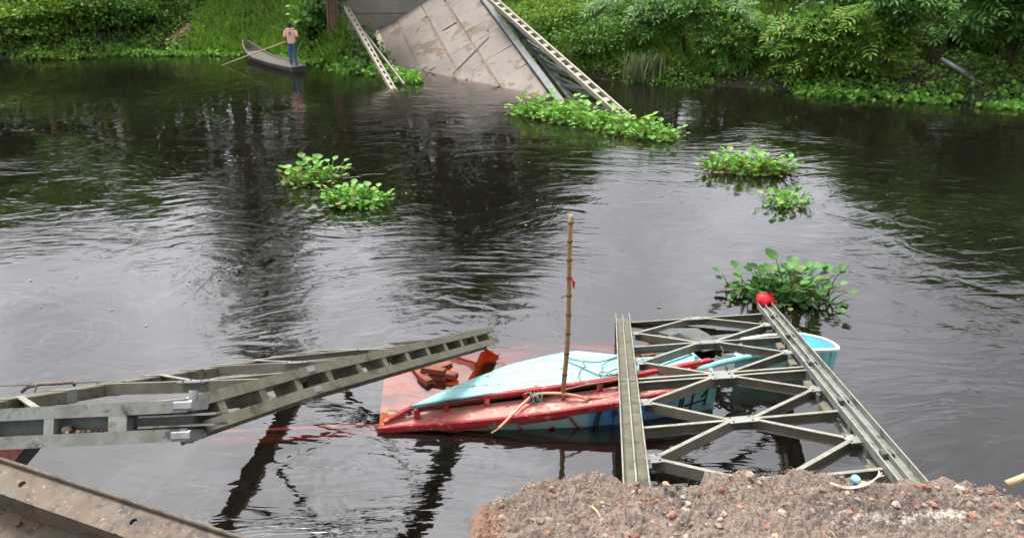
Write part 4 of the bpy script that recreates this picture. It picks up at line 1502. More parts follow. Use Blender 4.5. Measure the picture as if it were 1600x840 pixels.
# ================================================================== ROWING MAN
def build_man():
    st = at(462, 109, 0.05); pr = at(392, 90, 0.0)
    ax = (Vector((pr.x, pr.y, 0)) - Vector((st.x, st.y, 0)))
    Lb = ax.length; ax.normalize(); sd_ = Vector((-ax.y, ax.x, 0))
    st = Vector((st.x, st.y, 0)) - ax * .35; Lb += .85
    BO = thing('wooden_rowboat', 'narrow weathered wooden boat with upturned bow by the green bank', 'boat', st)

    def sect(k):
        sheer = .20 + .10 * (k - .25) ** 2 + .75 * max(0, k - .62) ** 2 * 4.2
        hw = .50 * (1 - (abs(k - .45) / .56) ** 2.6) ** .6 if abs(k - .45) < .56 else 0.0
        hw = max(hw, .20 * (1 - k) + .03)
        return sheer, hw
    ks = np.linspace(0, 1, 25)

    def hull(off, top):
        mb = MB(); vs = []
        for k in ks:
            sh, hw = sect(k)
            keel = -.14 + .85 * max(0, k - .66) ** 2 * 4.0
            o = st + ax * (k * Lb)
            for (a, h) in ((-1, 1), (-.86, .45), (-.5, .08), (0, 0), (.5, .08), (.86, .45), (1, 1)):
                z = keel + off + (sh - keel - off - top) * h
                vs.append(o + sd_ * (a * (hw - off * .6)) + Vector((0, 0, z)))
        m = 7
        fs = [(i * m + j, i * m + j + 1, (i + 1) * m + j + 1, (i + 1) * m + j) for i in range(len(ks) - 1) for j in range(m - 1)]
        fs += [tuple(range(m))]
        mb.add(vs, fs); return mb
    hull(0, 0).build('hull', TARWOOD, BO, recalc=False)
    hull(.05, .0).build('hull_lining', OLDWOOD, BO, recalc=False)
    mb = MB()
    for s in (-1, 1):
        for i in range(len(ks) - 1):
            a, b_ = sect(ks[i]), sect(ks[i + 1])
            mb.bar(st + ax * ks[i] * Lb + sd_ * s * a[1] + Vector((0, 0, a[0])), st + ax * ks[i + 1] * Lb + sd_ * s * b_[1] + Vector((0, 0, b_[0])), .06, .05)
    mb.build('gunwale', OLDWOOD, BO)
    for j in range(5):
        v = (j - 2) * .17
        pts = []
        for k in np.linspace(.08, .84, 12):
            sh, hw = sect(k)
            pts.append(st + ax * k * Lb + sd_ * (v * hw / .5) + Vector((0, 0, sh - .07)))
        mb = MB()
        for i in range(11):
            mb.bar(pts[i], pts[i + 1], .145, .03)
        mb.build('deck_plank', OLDWOOD, BO)
    mb = MB(); sh, hw = sect(0.03)
    mb.slab([st + sd_ * .2 + Vector((0, 0, .215)), st + ax * .5 + sd_ * .33 + Vector((0, 0, .212)), st + ax * .5 - sd_ * .33 + Vector((0, 0, .212)), st - sd_ * .2 + Vector((0, 0, .215))], .04)
    mb.build('stern_deck', pmat('painted_stern', (.12, .16, .2), (.09, .11, .13), 6, .7), BO)

    # ---- the person, seen from behind
    base = st + ax * .48
    base.z = .22
    P = thing('person', 'person from behind in peach t-shirt and jeans, standing on the boat holding a pole', 'person', base)
    hgt = 1.0
    o = base
    V = lambda x, y, z: o + Vector((x, y, z)) * hgt

    def limb(mb, pts, rs, n=10):
        mb.tube([V(*p) for p in pts], [r_ * hgt for r_ in rs], n)

    def rem(ob, vx):
        m = ob.modifiers.new('remesh', 'REMESH'); m.mode = 'VOXEL'; m.voxel_size = vx; m.use_smooth_shade = True
        s = ob.modifiers.new('smooth', 'SMOOTH'); s.iterations = 4; s.factor = .5
    hL = (-.235, .16, .93)      # left hand on the pole
    hR = (.13, .22, 1.0)
    body = MB()
    for s in (-1, 1):
        limb(body, [(s * .09, 0, .86), (s * .10, .015, .66), (s * .10, .01, .47), (s * .10, -.02, .28), (s * .10, -.02, .09)], [.085, .075, .056, .052, .038])
        limb(body, [(s * .10, -.05, .035), (s * .105, .05, .04), (s * .115, .15, .022), (s * .118, .185, .018)], [.034, .042, .036, .018])
    body.ell(V(0, 0, .92), (.155, .10, .13)); body.ell(V(0, .0, 1.08), (.135, .095, .17)); body.ell(V(0, 0, 1.27), (.165, .10, .15))
    limb(body, [(-.17, 0, 1.375), (0, 0, 1.40), (.17, 0, 1.375)], [.055, .07, .055])
    limb(body, [(0, 0, 1.38), (0, .01, 1.50)], [.055, .05])
    body.ell(V(0, .02, 1.585), (.074, .094, .115))
    body.ell(V(0, .115, 1.575), (.014, .02, .02), 8, 6)            # nose
    for s in (-1, 1):
        body.ell(V(s * .078, .015, 1.58), (.014, .022, .03), 8, 6)  # ears
    limb(body, [(-.185, 0, 1.37), (-.235, -.03, 1.12), (-.265, .04, .98), hL], [.05, .042, .035, .027])
    limb(body, [(.185, 0, 1.37), (.245, -.03, 1.12), (.21, .10, .99), hR], [.05, .042, .035, .027])
    tip = at(345, 103, -.04)
    hand = V(*hL)
    pd = (hand - tip).normalized()
    for (h, sg) in ((V(*hL), 1), (V(*hR), -1)):
        body.ell(h + Vector((0, .03, 0)), (.03, .045, .042), 10, 8)
        for f in range(4):
            c = h + Vector((0, .03, 0)) + pd * (.03 - .02 * f)
            body.tube([c + Vector((0, .03, .03)), c + Vector((.0, .06, .015)), c + Vector((0, .062, -.02)), c + Vector((0, .035, -.03 + .003 * f))], .0095, 6)
        body.tube([h + Vector((sg * .02, .0, .025)), h + Vector((sg * .035, .03, .04)), h + Vector((sg * .02, .06, .035))], [.013, .012, .009], 6)
    b_ = body.build('body', SKIN, P); rem(b_, .011)
    sh = MB()
    sh.ell(V(0, 0, 1.28), (.195, .125, .16), 16, 10); sh.ell(V(0, 0, 1.06), (.175, .125, .22), 16, 10)
    sh.tube([V(0, 0, .86), V(0, 0, 1.0), V(0, 0, 1.2), V(0, 0, 1.36)], [.165, .165, .16, .10], 16)
    limb(sh, [(-.165, 0, 1.375), (0, 0, 1.405), (.165, 0, 1.375)], [.068, .085, .068])
    limb(sh, [(-.18, 0, 1.375), (-.222, -.015, 1.25), (-.245, -.025, 1.13)], [.072, .075, .082])
    limb(sh, [(.18, 0, 1.375), (.225, -.015, 1.25), (.25, -.025, 1.13)], [.072, .075, .082])
    for i in range(len(sh.v)):
        x, y, z = sh.v[i]
        if abs(x - o.x) < .2 * hgt:
            sh.v[i] = (x, o.y + (y - o.y) * .78, z)
    q = sh.build('t_shirt', SHIRT, P); rem(q, .014)
    jn = MB()
    jn.ell(V(0, 0, .90), (.168, .115, .12), 14, 8)
    for s in (-1, 1):
        limb(jn, [(s * .085, 0, .90), (s * .095, .01, .66), (s * .10, .01, .47), (s * .10, -.02, .28), (s * .10, -.022, .07)], [.10, .094, .076, .07, .066], 12)
    q = jn.build('jeans', JEANS, P); rem(q, .013)
    hr = MB(); hr.ell(V(0, .0, 1.615), (.088, .098, .10), 14, 10); hr.ell(V(0, -.035, 1.57), (.078, .065, .09), 12, 8)
    q = hr.build('hair', HAIRM, P); rem(q, .012)
    # print on the back of the shirt
    pm = MB()
    yb = -.135
    pm.bar(V(-.03, yb, 1.34), V(.03, yb, 1.34), .01, .05); pm.bar(V(-.05, yb, 1.275), V(.05, yb, 1.275), .01, .075)
    pm.bar(V(-.07, yb + .006, 1.215), V(.07, yb + .006, 1.215), .01, .018); pm.bar(V(-.035, yb, 1.19), V(.035, yb, 1.19), .01, .02)
    pm.build('shirt_print', PRINT, P)
    mb = MB(); mb.tube([tip, tip.lerp(hand, .5), hand + Vector((0, .045, 0)) + pd * .0, hand + Vector((0, .05, 0)) + pd * .55], [.024, .026, .026, .024], 8)
    tag(mb.build('boat_pole', POLEW, None, True), 'long pale wooden pole held by the person and dipping into the water', 'pole')


build_man()

# ================================================================== WATER HYACINTH
def hyacinth_leaf(name, mat, seed, ln=.55, blade=.20, bend=.35):
    """one stalk with a cupped round blade; origin at the root"""
    rr = random.Random(seed)
    mb = MB()
    pts = []
    for i in range(6):
        k = i / 5
        pts.append(Vector((0, bend * ln * k * k, ln * (k - .18 * bend * k * k))))
    mb.tube(pts, [.016, .014, .011, .009, .007, .006], 5)
    b0 = pts[-1]; d = (pts[-1] - pts[-2]).normalized()
    d = (d + Vector((0, .55, -.1))).normalized()
    sd_ = Vector((1, 0, 0)); nm = sd_.cross(d).normalized()
    prof = [(0, 0), (.16, .36), (.40, .52), (.65, .47), (.86, .28), (1, 0)]
    vs = []
    for (y, w) in prof:
        dip = -.10 * math.sin(y * 3.0)
        for sx in (-1, -.5, 0, .5, 1):
            cup = .16 * (sx * w) ** 2 * 4 + .02 * rr.uniform(-1, 1)
            vs.append(b0 + d * (y * blade) + sd_ * (sx * w * blade) + nm * ((cup + dip) * blade))
    fs = [(r * 5 + j, r * 5 + j + 1, (r + 1) * 5 + j + 1, (r + 1) * 5 + j) for r in range(len(prof) - 1) for j in range(4)]
    mb.add(vs, fs)
    me = bpy.data.meshes.new('leaf')
    me.from_pydata([tuple(v) for v in mb.v], [], mb.f)
    me.materials.append(mat)
    me.polygons.foreach_set('use_smooth', [True] * len(me.polygons)); me.update()
    return me


def leafset(mat, dry):
    return [hyacinth_leaf('l', mat, i, ln, bl, be) for i, (ln, bl, be) in enumerate(((.50, .165, .18), (.38, .17, .35), (.28, .16, .5), (.44, .185, .25), (.20, .15, .8)))] + \
           [hyacinth_leaf('l', dry, 9, .24, .13, 1.1)]


HY_A = leafset(G_HYA, G_DRY); HY_D = leafset(G_HYD, G_DRY)


def clump(label, outline, n, scale=1.0, kit=HY_A, hcen=1.0, group='floating water hyacinth', dry=.08, mass=0, rootm=True):
    """outline: list of (px, py, spread m, weight) centres on the water"""
    cs = [(at(a, b, 0), s_, w_) for a, b, s_, w_ in outline]
    T = thing('water_hyacinth', label, 'water plant', sum((c for c, _, _ in cs), Vector()) / len(cs), group)
    ws = [w for _, _, w in cs]
    for i in range(n):
        c, s_, _ = random.choices(cs, ws)[0]
        a = random.uniform(0, 6.283); r_ = s_ * math.sqrt(random.random())
        p = c + Vector((math.cos(a) * r_, math.sin(a) * r_ * .8, -.03))
        edge = r_ / s_
        lean = .05 + .50 * edge * random.uniform(.3, 1.2)
        yaw = a - math.pi / 2 + random.uniform(-.9, .9)
        q = Matrix.Rotation(yaw, 4, 'Z').to_quaternion() @ Matrix.Rotation(-lean, 4, 'X').to_quaternion()
        sc = scale * random.uniform(.65, 1.15) * (1.1 - .35 * edge) * hcen
        me = kit[5] if random.random() < dry else random.choices(kit[:5], (3, 3, 2, 3, 2))[0]
        o = link('leaf', me, p, T)
        o.rotation_mode = 'QUATERNION'; o.rotation_quaternion = q; o.scale = (sc,) * 3
    if rootm:
        k = max(60, n * 3)
        ci = RNG.choice(len(cs), k, p=np.array(ws) / sum(ws))
        P = np.array([[cs[i][0].x, cs[i][0].y, 0.01] for i in ci]) + np.stack([RNG.normal(size=k) * .55 * np.array([cs[i][1] for i in ci]), RNG.normal(size=k) * .42 * np.array([cs[i][1] for i in ci]), RNG.uniform(-.05, .10, k)], -1)
        Ld = rdirs(k, .3)
        o = scatter('stem_mat', BLADE, P, Ld, rdirs(k, 1), RNG.uniform(.12, .34, k) * scale, G_DRY if kit is HY_A and random.random() < .3 else G_HYD, T)
        o['kind'] = 'stuff'
    if mass:
        k = mass
        ci = RNG.choice(len(cs), k, p=np.array(ws) / sum(ws))
        sp_a = np.array([cs[i][1] for i in ci])
        a = RNG.uniform(0, 6.283, k); r_ = sp_a * np.sqrt(RNG.random(k)) * 1.05
        P = np.array([[cs[i][0].x, cs[i][0].y, 0.0] for i in ci]) + np.stack([np.cos(a) * r_, np.sin(a) * r_ * .85, RNG.uniform(.02, .34, k) * (1.1 - .6 * r_ / sp_a)], -1)
        Nn = rdirs(k, 1.1) + np.array([0, -.5, 0]); Ld = rdirs(k)
        o = scatter('leaf_mass', ROUND, P, Ld, Nn, RNG.uniform(.09, .17, k), G_HYA if kit is HY_A else G_HYD, T)
        o['kind'] = 'stuff'
    return T


clump('bright floating hyacinth clump with brown lower leaves, left of midstream', [(488, 284, .42, 2), (462, 286, .28, 1), (515, 280, .25, 1)], 95, 1.0, HY_A, 1.05, dry=.22, mass=70)
clump('bright round-leaved hyacinth clump touching the first one on its near right', [(545, 318, .38, 1.5), (575, 318, .38, 1.5), (530, 312, .25, .7)], 105, .9, HY_A, .95, dry=.08, mass=120)
clump('wide floating hyacinth clump right of midstream below the long raft', [(1125, 266, .35, 1), (1155, 266, .5, 2), (1190, 268, .45, 1.5), (1213, 270, .3, .8)], 190, .95, HY_A, 1.05, dry=.12, mass=220)
clump('smallest floating hyacinth tuft, with dark roots, below the wide clump', [(1215, 320, .28, 1), (1235, 318, .30, 1)], 48, .78, HY_A, .85, mass=45)
clump('tall dark hyacinth clump with upright leaves behind the red bag', [(1200, 464, .36, 2), (1225, 460, .40, 2), (1258, 466, .40, 1.5), (1165, 456, .28, .7)], 115, 1.0, HY_D, 1.1, dry=.06, mass=110)
clump('long hyacinth raft caught along the sinking right truss of the far span',
      [(835, 178, .7, 1.5), (875, 184, .9, 2), (915, 190, 1.0, 2.2), (955, 198, .95, 2), (995, 208, .8, 1.6), (1030, 216, .55, .9), (885, 172, .7, 1)], 290, 1.15, HY_A, 1.0, dry=.05, mass=1300)
clump('hyacinth patch gathered round the foot of the fallen rail', [(600, 116, .9, 1.2), (622, 121, .8, 1.2), (634, 128, .6, 1), (570, 108, 1.0, 1), (540, 100, 1.1, 1)], 170, 1.1, HY_A, .8, dry=.03, mass=1500)
st = MB(); st.tube([at(1118, 456, .05), at(1150, 452, .08), at(1180, 449, .1)], .025, 7)
tag(st.build('driftwood', OLDWOOD), 'pale stick floating left of the tall dark hyacinth clump', 'stick')
st = MB(); st.tube([atD(868, 163, 24.9), atD(885, 160, 25), atD(905, 162, 25)], .05, 6)
tag(st.build('driftwood', POLEW), 'dry straw coloured stalk lying on the long hyacinth raft', 'stick')


# ================================================================== BANK VEGETATION
def covered(x, y):
    rx, ry = x - DB.x, y - DB.y
    den = DD.x * (-DT.y) - (-DT.x) * DD.y
    u = (rx * (-DT.y) - (-DT.x) * ry) / den
    v = (DD.x * ry - DD.y * rx) / den
    hit = (v > -.9) & (v < DECK_W + .1 + 2.1 * np.clip((u - DECK_END + 4) / 2, 0, 1)) & (u < DECK_END + 1.0)
    for p in PATH:
        hit |= ((x - p.x) ** 2 + ((y - p.y) * .8) ** 2) < .26 ** 2
    return hit


def pxof(x, y, z):
    dep = y * CP + (CAM_H - z) * SP
    return 800 + F * x / dep


def ground(name, label, cat, tmpl, mat, n, xr, tr, size, hgt, lift=1.0, seed=1, thr=0.0, up=.9):
    x = RNG.uniform(*xr, n); tt = RNG.uniform(*tr, n); y = shore(x) + tt
    k = fbm(x * .9, y * .9, seed, 3)
    keep = (~covered(x, y)) & (k > thr)
    x, y, k = x[keep], y[keep], k[keep]
    z = bank_z(x, y); z = np.maximum(z, 0.0)
    mound = np.clip((fbm(x * 1.3, y * 1.3, seed + 40, 3) - .3) * 2, 0, 1)
    z = z + RNG.random(len(x)) ** .7 * hgt * (.25 + mound) * lift
    P = np.stack([x, y, z], -1)
    m = len(x)
    if tmpl is BLADE:
        L = rdirs(m, 1.3); L[:, 1] -= .25
        N = rdirs(m); N[:, 1] -= .5
    else:
        N = rdirs(m, up) + np.array([0, -.35, 0])
        L = rdirs(m); L[:, 1] -= .35; L[:, 2] -= .2
    o = scatter(name, tmpl, P, L, N, RNG.uniform(*size, m), mat)
    o['kind'] = 'stuff'
    tag(o, label, cat)
    return o


ground('ground_cover', 'dense leafy creepers covering the left river bank', 'ground cover', LEAF, G_MID, 30000, (-30, -8.5), (.1, 10), (.10, .20), .55, seed=3)
ground('ground_cover', 'bright young leaves scattered over the left bank creepers', 'ground cover', LEAF, G_BRIGHT, 22000, (-30, -8.5), (0, 9), (.09, .19), .75, seed=4, thr=.38)
ground('ground_cover', 'leafy creepers covering the bank right of the collapsed span', 'ground cover', LEAF, G_BRIGHT, 24000, (-1, 7.5), (.0, 11), (.08, .17), .55, seed=6)
ground('ground_cover', 'low dark creepers under the right bank shrubs', 'ground cover', LEAF, G_MID, 13000, (5, 26), (.0, 11), (.10, .2), .35, seed=7, thr=.40)
ground('grass', 'bright grassy slope on the bank behind the boat', 'grass', BLADE, G_GRASS, 21000, (-15.5, -7.2), (-.2, 8.5), (.22, .7), .4, seed=8, thr=.33)
ground('grass', 'tall grass on the bank right of the collapsed span', 'grass', BLADE, G_GRASS, 15000, (-.5, 12), (.5, 13), (.3, .6), .25, seed=9)
ground('shore_plants', 'round leaved water plants fringing the left shore', 'water plants', ROUND, G_HYA, 6500, (-19, -6.2), (-.9, .5), (.09, .19), .35, seed=10, thr=.33)
ground('shore_plants', 'round leaved water plants fringing the far left shore', 'water plants', ROUND, G_BRIGHT, 2600, (-30, -18), (-.5, .4), (.08, .16), .45, seed=11, thr=.40)
ground('shore_plants', 'round leaved water plants fringing the right shore', 'water plants', ROUND, G_HYA, 5500, (10, 25), (-.9, .6), (.09, .18), .28, seed=12, thr=.34)
ground('shore_plants', 'thin line of water plants on the shore right of the span', 'water plants', ROUND, G_MID, 1500, (1.5, 11), (-.4, .3), (.07, .14), .15, seed=13, thr=.45)


ground('dry_stalks', 'scattered dry brown stalks and leaves among the left bank plants', 'dry stalks', BLADE, G_DRY, 1500, (-30, -7), (.2, 7), (.25, .6), .5, seed=51, thr=.45)
ground('dry_stalks', 'scattered dry brown stalks and leaves among the right bank plants', 'dry stalks', BLADE, G_DRY, 500, (0, 25), (-.1, 7), (.25, .6), .45, seed=52, thr=.45)
ground('ground_cover', 'broad leaved weeds dotted over the grassy slope behind the boat', 'ground cover', ROUND, G_MID, 8000, (-15.5, -7.2), (0, 8), (.10, .26), .6, seed=53, thr=.42)


def foliage(c, r, n, size, tmpl, mat, parent, ncl=26, name='foliage', up=.6, spread=.34, hollow=0.35, droop=.25):
    """leaves in clumps over an ellipsoid volume"""
    d = rdirs(ncl, .25)
    rad = RNG.uniform(hollow, 1.0, ncl) ** .6
    C = np.array(c) + d * rad[:, None] * np.array(r) * .85
    w = RNG.uniform(.5, 1.6, ncl)
    ci = RNG.choice(ncl, n, p=w / w.sum())
    off = RNG.normal(size=(n, 3)) * np.array(r) * spread * RNG.uniform(.6, 1.1, (n, 1))
    off[:, 2] = np.abs(off[:, 2]) * .55 - .1 * r[2] * spread * np.linalg.norm(off[:, :2], axis=1)
    P = C[ci] + off
    out = (P - np.array(c)) / np.array(r)
    N = rdirs(n, up) * .8 + out * .4
    L = rdirs(n) + out * .9
    L[:, 2] -= droop
    o = scatter(name, tmpl, P, L, N, RNG.uniform(size[0], size[1], n), mat, parent)
    o['kind'] = 'stuff'
    return P, L, N


def shrub(label, px, t, rx, ry, rz, zc, n, size, mat, tmpl=LEAF, ncl=26, sprays=0, spray_size=.5, smat=None, cat='shrub', name='shrub', group='shrubs on the far bank', D=None, tall=None, **kw):
    D0 = 34.0
    for _ in range(6):
        x = Xat(px, D0, 1.0); D0 = float(shore(x)) + t
    x = Xat(px, D0, 1.0)
    g = max(0.0, float(bank_z(x, D0)))
    T = thing(name, label, cat, (x, D0, g), group)
    c = (x, D0, g + zc)
    mb = MB()
    for k in range(4):
        a = random.uniform(0, 6.28)
        e = Vector((x + math.cos(a) * rx * .5, D0 + math.sin(a) * ry * .5, g + zc + rz * random.uniform(-.1, .4)))
        mb.tube([Vector((x + .1 * math.cos(a), D0 + .1 * math.sin(a), g - .2)), Vector((x, D0, g)).lerp(e, .5) + Vector((0, 0, .15)), e], [.05, .035, .012], 6)
    mb.build('stem', BARK, T, True)
    if n:
        foliage(c, (rx, ry, rz), n, size, tmpl, mat, T, ncl, **kw)
    if sprays:
        tv, tf = SPRAY
        me = bpy.data.meshes.new('leaf_spray')
        me.from_pydata(tv.tolist(), [], tf.tolist()); me.materials.append(smat or mat)
        me.polygons.foreach_set('use_smooth', [True] * len(me.polygons)); me.update()
        for i in range(sprays):
            d = rdirs(1, .1)[0]
            d[1] = -abs(d[1]) * random.uniform(.3, 1.0)
            p = Vector((c[0] + d[0] * rx, c[1] + d[1] * ry, c[2] + d[2] * rz)).lerp(Vector(c), random.uniform(0, .35))
            if p.z < .12:
                p.z = random.uniform(.12, .5)
            L = Vector((d[0] * 1.1 + random.uniform(-.7, .7), d[1] * .8 - .25, random.uniform(-.45, .15))).normalized()
            N = Vector((random.uniform(-.4, .4), -.55, 1)).normalized()
            sd_ = L.cross(N).normalized(); nn_ = sd_.cross(L)
            o = link('leaf_spray', me, p, T)
            o.rotation_mode = 'QUATERNION'
            o.rotation_quaternion = Matrix((sd_, L, nn_)).transposed().to_quaternion()
            o.scale = (spray_size * random.uniform(.7, 1.25),) * 3
    return T


# left bank shrubs
ground('ground_cover', 'creepers covering the soil below the slanting pipe at the right edge', 'ground cover', LEAF, G_MID, 7000, (14.5, 26), (.0, 5), (.10, .2), .4, seed=63)
ground('ground_cover', 'dense creepers between the fallen rail and the collapsed deck', 'ground cover', LEAF, G_MID, 5000, (-9.5, -4.6), (-.3, 6), (.1, .2), .6, seed=61)
shrub('yellowish leafy bush overhanging the water at the far left edge', 20, 1.2, 2.2, 1.6, .95, .75, 5200, (.11, .20), G_BRIGHT, ncl=40)
shrub('rounded bright green bush second from the left edge', 110, 1.6, 1.9, 1.4, .85, .95, 4300, (.11, .19), G_BRIGHT, ncl=34)
shrub('dark green bush overhanging a bare bit of shore at left', 175, 1.7, 1.6, 1.3, .9, .95, 3600, (.10, .18), G_MID, ncl=30)
shrub('leafy bush just left of the red earth path', 235, 2.2, 1.5, 1.3, .95, .8, 3600, (.10, .18), G_MID, ncl=30)
shrub('dark bush high on the bank above the left shore', 200, 5.0, 2.4, 1.5, 1.0, .9, 3600, (.12, .2), G_DARK, ncl=28)
shrub('dark bush on the top of the bank at the far left', 60, 4.5, 2.5, 1.5, .8, .5, 3000, (.12, .2), G_DARK, ncl=28)
shrub('dark bush at the top of the red earth path', 318, 6.0, 1.8, 1.4, 1.0, .8, 3000, (.12, .2), G_MID, ncl=26)
shrub('broad leaved bush right behind the standing person', 505, 1.7, 1.1, .9, .8, .8, 1500, (.15, .28), G_BLUE, ROUND, ncl=20)
shrub('leafy bush at the top of the grassy slope behind the boat', 430, 6.8, 3.0, 1.4, .8, .7, 3600, (.12, .2), G_MID, ncl=28)
shrub('dark climbing bush between grassy slope and abutment', 512, 3.2, .9, .9, 1.2, 1.2, 2600, (.12, .22), G_DARK, ncl=24)
# right bank shrubs
shrub('bright creeper mound just right of the far truss', 880, 3.0, 2.4, 1.6, .9, .7, 5200, (.09, .16), G_BRIGHT, ncl=36)
shrub('mid green mound at the waterline right of the far truss', 950, 1.3, 1.9, 1.0, .75, .7, 4200, (.09, .16), G_MID, ncl=30)
shrub('bright leafy bush high on the bank behind the far truss', 905, 7.0, 3.0, 1.6, .9, .7, 4200, (.10, .18), G_BRIGHT, ncl=32)
shrub('feathery dark bush with a bare forked stem at its top', 985, 3.4, 1.7, 1.2, .9, 1.0, 900, (.10, .18), G_MID, ncl=22, sprays=110, spray_size=.7, smat=G_BLUE)
shrub('overhanging dark shrub above the shaded hollow right of the far truss', 1075, 2.0, 1.9, 1.2, .75, 1.75, 2200, (.12, .22), G_MID, ncl=26, sprays=200, spray_size=.8, smat=G_BLUE)
shrub('hanging shrub with drooping leaf sprays right of the shaded hollow', 1140, 1.2, .9, .8, 1.0, 1.05, 700, (.12, .22), G_MID, ncl=16, sprays=120, spray_size=.75, smat=G_MID)
shrub('pale green tall bush in front of the grassy gap', 1195, 1.7, 1.0, .9, .9, .75, 2600, (.09, .17), G_BRIGHT, ncl=26, sprays=60, spray_size=.5, smat=G_BRIGHT)
shrub('big leafy bush with bright drooping sprays in the middle of the right bank', 1272, 1.2, 1.25, 1.0, 1.1, 1.1, 1500, (.13, .24), G_MID, ncl=24, sprays=230, spray_size=.85, smat=G_BRIGHT)
shrub('bright narrow bush leaning over the water beside the low green shore', 1348, 1.0, .95, .8, 1.35, 1.35, 1200, (.13, .24), G_BRIGHT, ncl=24, sprays=200, spray_size=.85, smat=G_BRIGHT)
shrub('small dark bush on the lawn by the low wall', 1235, 6.5, 1.6, 1.0, .7, .8, 1800, (.12, .2), G_DARK, ncl=20)
shrub('dark bush behind the big leafy bush on the right bank', 1320, 4.0, 2.0, 1.3, 1.1, 1.1, 2600, (.13, .22), G_DARK, ncl=22)

# forked bare sapling
fs_ = thing('forked_sapling', 'bare forked sapling rising above the bushes right of the far truss', 'sapling', (Xat(1042, 35, 2), 35, 1.6))
x = Xat(1042, 34, 2)
mb = MB(); mb.tube([(x, 34, 1.0), (x, 34, 2.0)], [.07, .06], 7)
mb.build('trunk', BARK, fs_, True)
for (dx, dz) in ((-.35, 1.2), (.55, 1.1), (.05, 1.5), (-.6, .55)):
    mb = MB(); mb.tube([(x, 34, 1.95), (x + dx * .6, 34, 2.0 + dz * .55), (x + dx, 34, 2.0 + dz)], [.04, .028, .012], 6); mb.build('branch', BARK, fs_, True)

# reeds by the dark hollow
o = None
n = 260
P = np.stack([RNG.normal(Xat(1012, 28.6), .35, n), RNG.normal(float(shore(Xat(1012, 28.6))) + .25, .15, n), np.full(n, .02)], -1)
L = rdirs(n) * .22 + np.array([0, -.05, 1])
o = scatter('reeds', BLADE, P, L, rdirs(n), RNG.uniform(.6, 1.2, n), leafmat('leaf_reed', (.10, .14, .06), (.16, .20, .10), (.22, .26, .15), .25))
tag(o, 'pale upright reeds standing by the shaded hollow', 'reeds')


# ------------------------------------------------------------------ trees
def tree(label, x, y, height, rx, n, mat, size=(.22, .42), trunk=.16, crown_from=.35, name='broadleaf_tree', tmpl=LEAF, ncl=30, group='trees behind the far bank', lean=0.0, sprays=0, **kw):
    g = max(0, float(bank_z(x, y)))
    T = thing(name, label, 'tree', (x, y, g), group)
    H = height - g
    top = Vector((x + lean * H, y, g + H * .85))
    mb = MB()
    pts = [Vector((x, y, g - .3)).lerp(top, k) + Vector((.25 * math.sin(k * 4 + x), .2 * math.sin(k * 3 + y), 0)) * (k if k < 1 else 1) for k in (0, .2, .4, .6, .8, 1)]
    mb.tube(pts, [trunk * 1.3, trunk, trunk * .85, trunk * .65, trunk * .4, trunk * .15], 9)
    for k in range(6):
        a = random.uniform(0, 6.28); s = pts[2 + k % 3]
        e = s + Vector((math.cos(a) * rx * .75, math.sin(a) * rx * .75, H * .22))
        mb.tube([s, s.lerp(e, .5) + Vector((0, 0, .25)), e], [trunk * .45, trunk * .3, trunk * .08], 6)
    mb.build('trunk', BARK, T, True)
    zc = g + H * (crown_from + 1) / 2
    foliage((x + lean * H * .7, y, zc), (rx, rx * .9, H * (1 - crown_from) / 2), n, size, tmpl, mat, T, ncl, name='crown', **kw)
    return T


TR_ = [(-330, 44, 11, 3.4, 'tree outside the left edge seen only as a reflection'),
       (-120, 43, 10.5, 3.0, 'broad tree standing past the left edge of the bank'),
       (20, 44, 9.0, 2.6, 'tree behind the banana plants at the far left'),
       (190, 45, 10.0, 2.5, 'tree on the bank above the dark left bush'),
       (345, 45, 21.0, 3.0, 'tallest slim tree whose dark reflection reaches midstream at left'),
       (455, 45, 9.6, 2.4, 'tree above the grassy slope behind the boat'),
       (560, 46, 10.0, 2.6, 'tree beside the abutment on its left'),
       (680, 47, 19, 3.4, 'tall tree behind the abutment, left of two'),
       (780, 47, 18.5, 3.2, 'tall tree behind the abutment, right of two'),
       (890, 46, 8.6, 2.4, 'tree behind the right truss of the far span'),
       (985, 47, 5.6, 1.8, 'low tree above the bushes right of the far truss')]
for (px, D, h, r_, lb) in TR_:
    tree(lb, Xat(px, D, 3), D, h, r_, int(1500 * r_), G_MID if h < 12 else G_DARK, trunk=.12 + h * .012, crown_from=.22, ncl=int(14 * r_))
# the wood that closes the view behind them, one mass
n = 46000
px_ = np.concatenate([RNG.uniform(-700, 985, int(n * .72)), RNG.uniform(1380, 2300, n - int(n * .72))])
Dw = np.where(px_ < 1100, RNG.uniform(46, 50, n), RNG.uniform(34, 38, n))
top_ = np.interp(px_, [-700, 0, 100, 250, 300, 420, 600, 850, 930, 985, 1380, 1450, 1600, 1800], [13.5, 13, 12, 11.6, 11, 11.8, 12.2, 12.4, 9.4, 5.2, 4.8, 7.4, 10.5, 12])
xw = (px_ - 800) / F * (Dw * CP + 3 * SP)
top_ = top_ * (.84 + .34 * fbm(xw * .5, xw * 0 + 3, 31, 3))
zw = 2.6 + (top_ - 2.6) * RNG.random(n) ** .8
P = np.stack([xw, Dw, zw], -1)
N = rdirs(n, .5) + np.array([0, -.4, 0])
wd = scatter('woodland', SMALL, P, rdirs(n), N, RNG.uniform(.35, .75, n), G_DARK)
wd['kind'] = 'stuff'
tag(wd, 'dark wood closing the view behind the far bank', 'woodland')
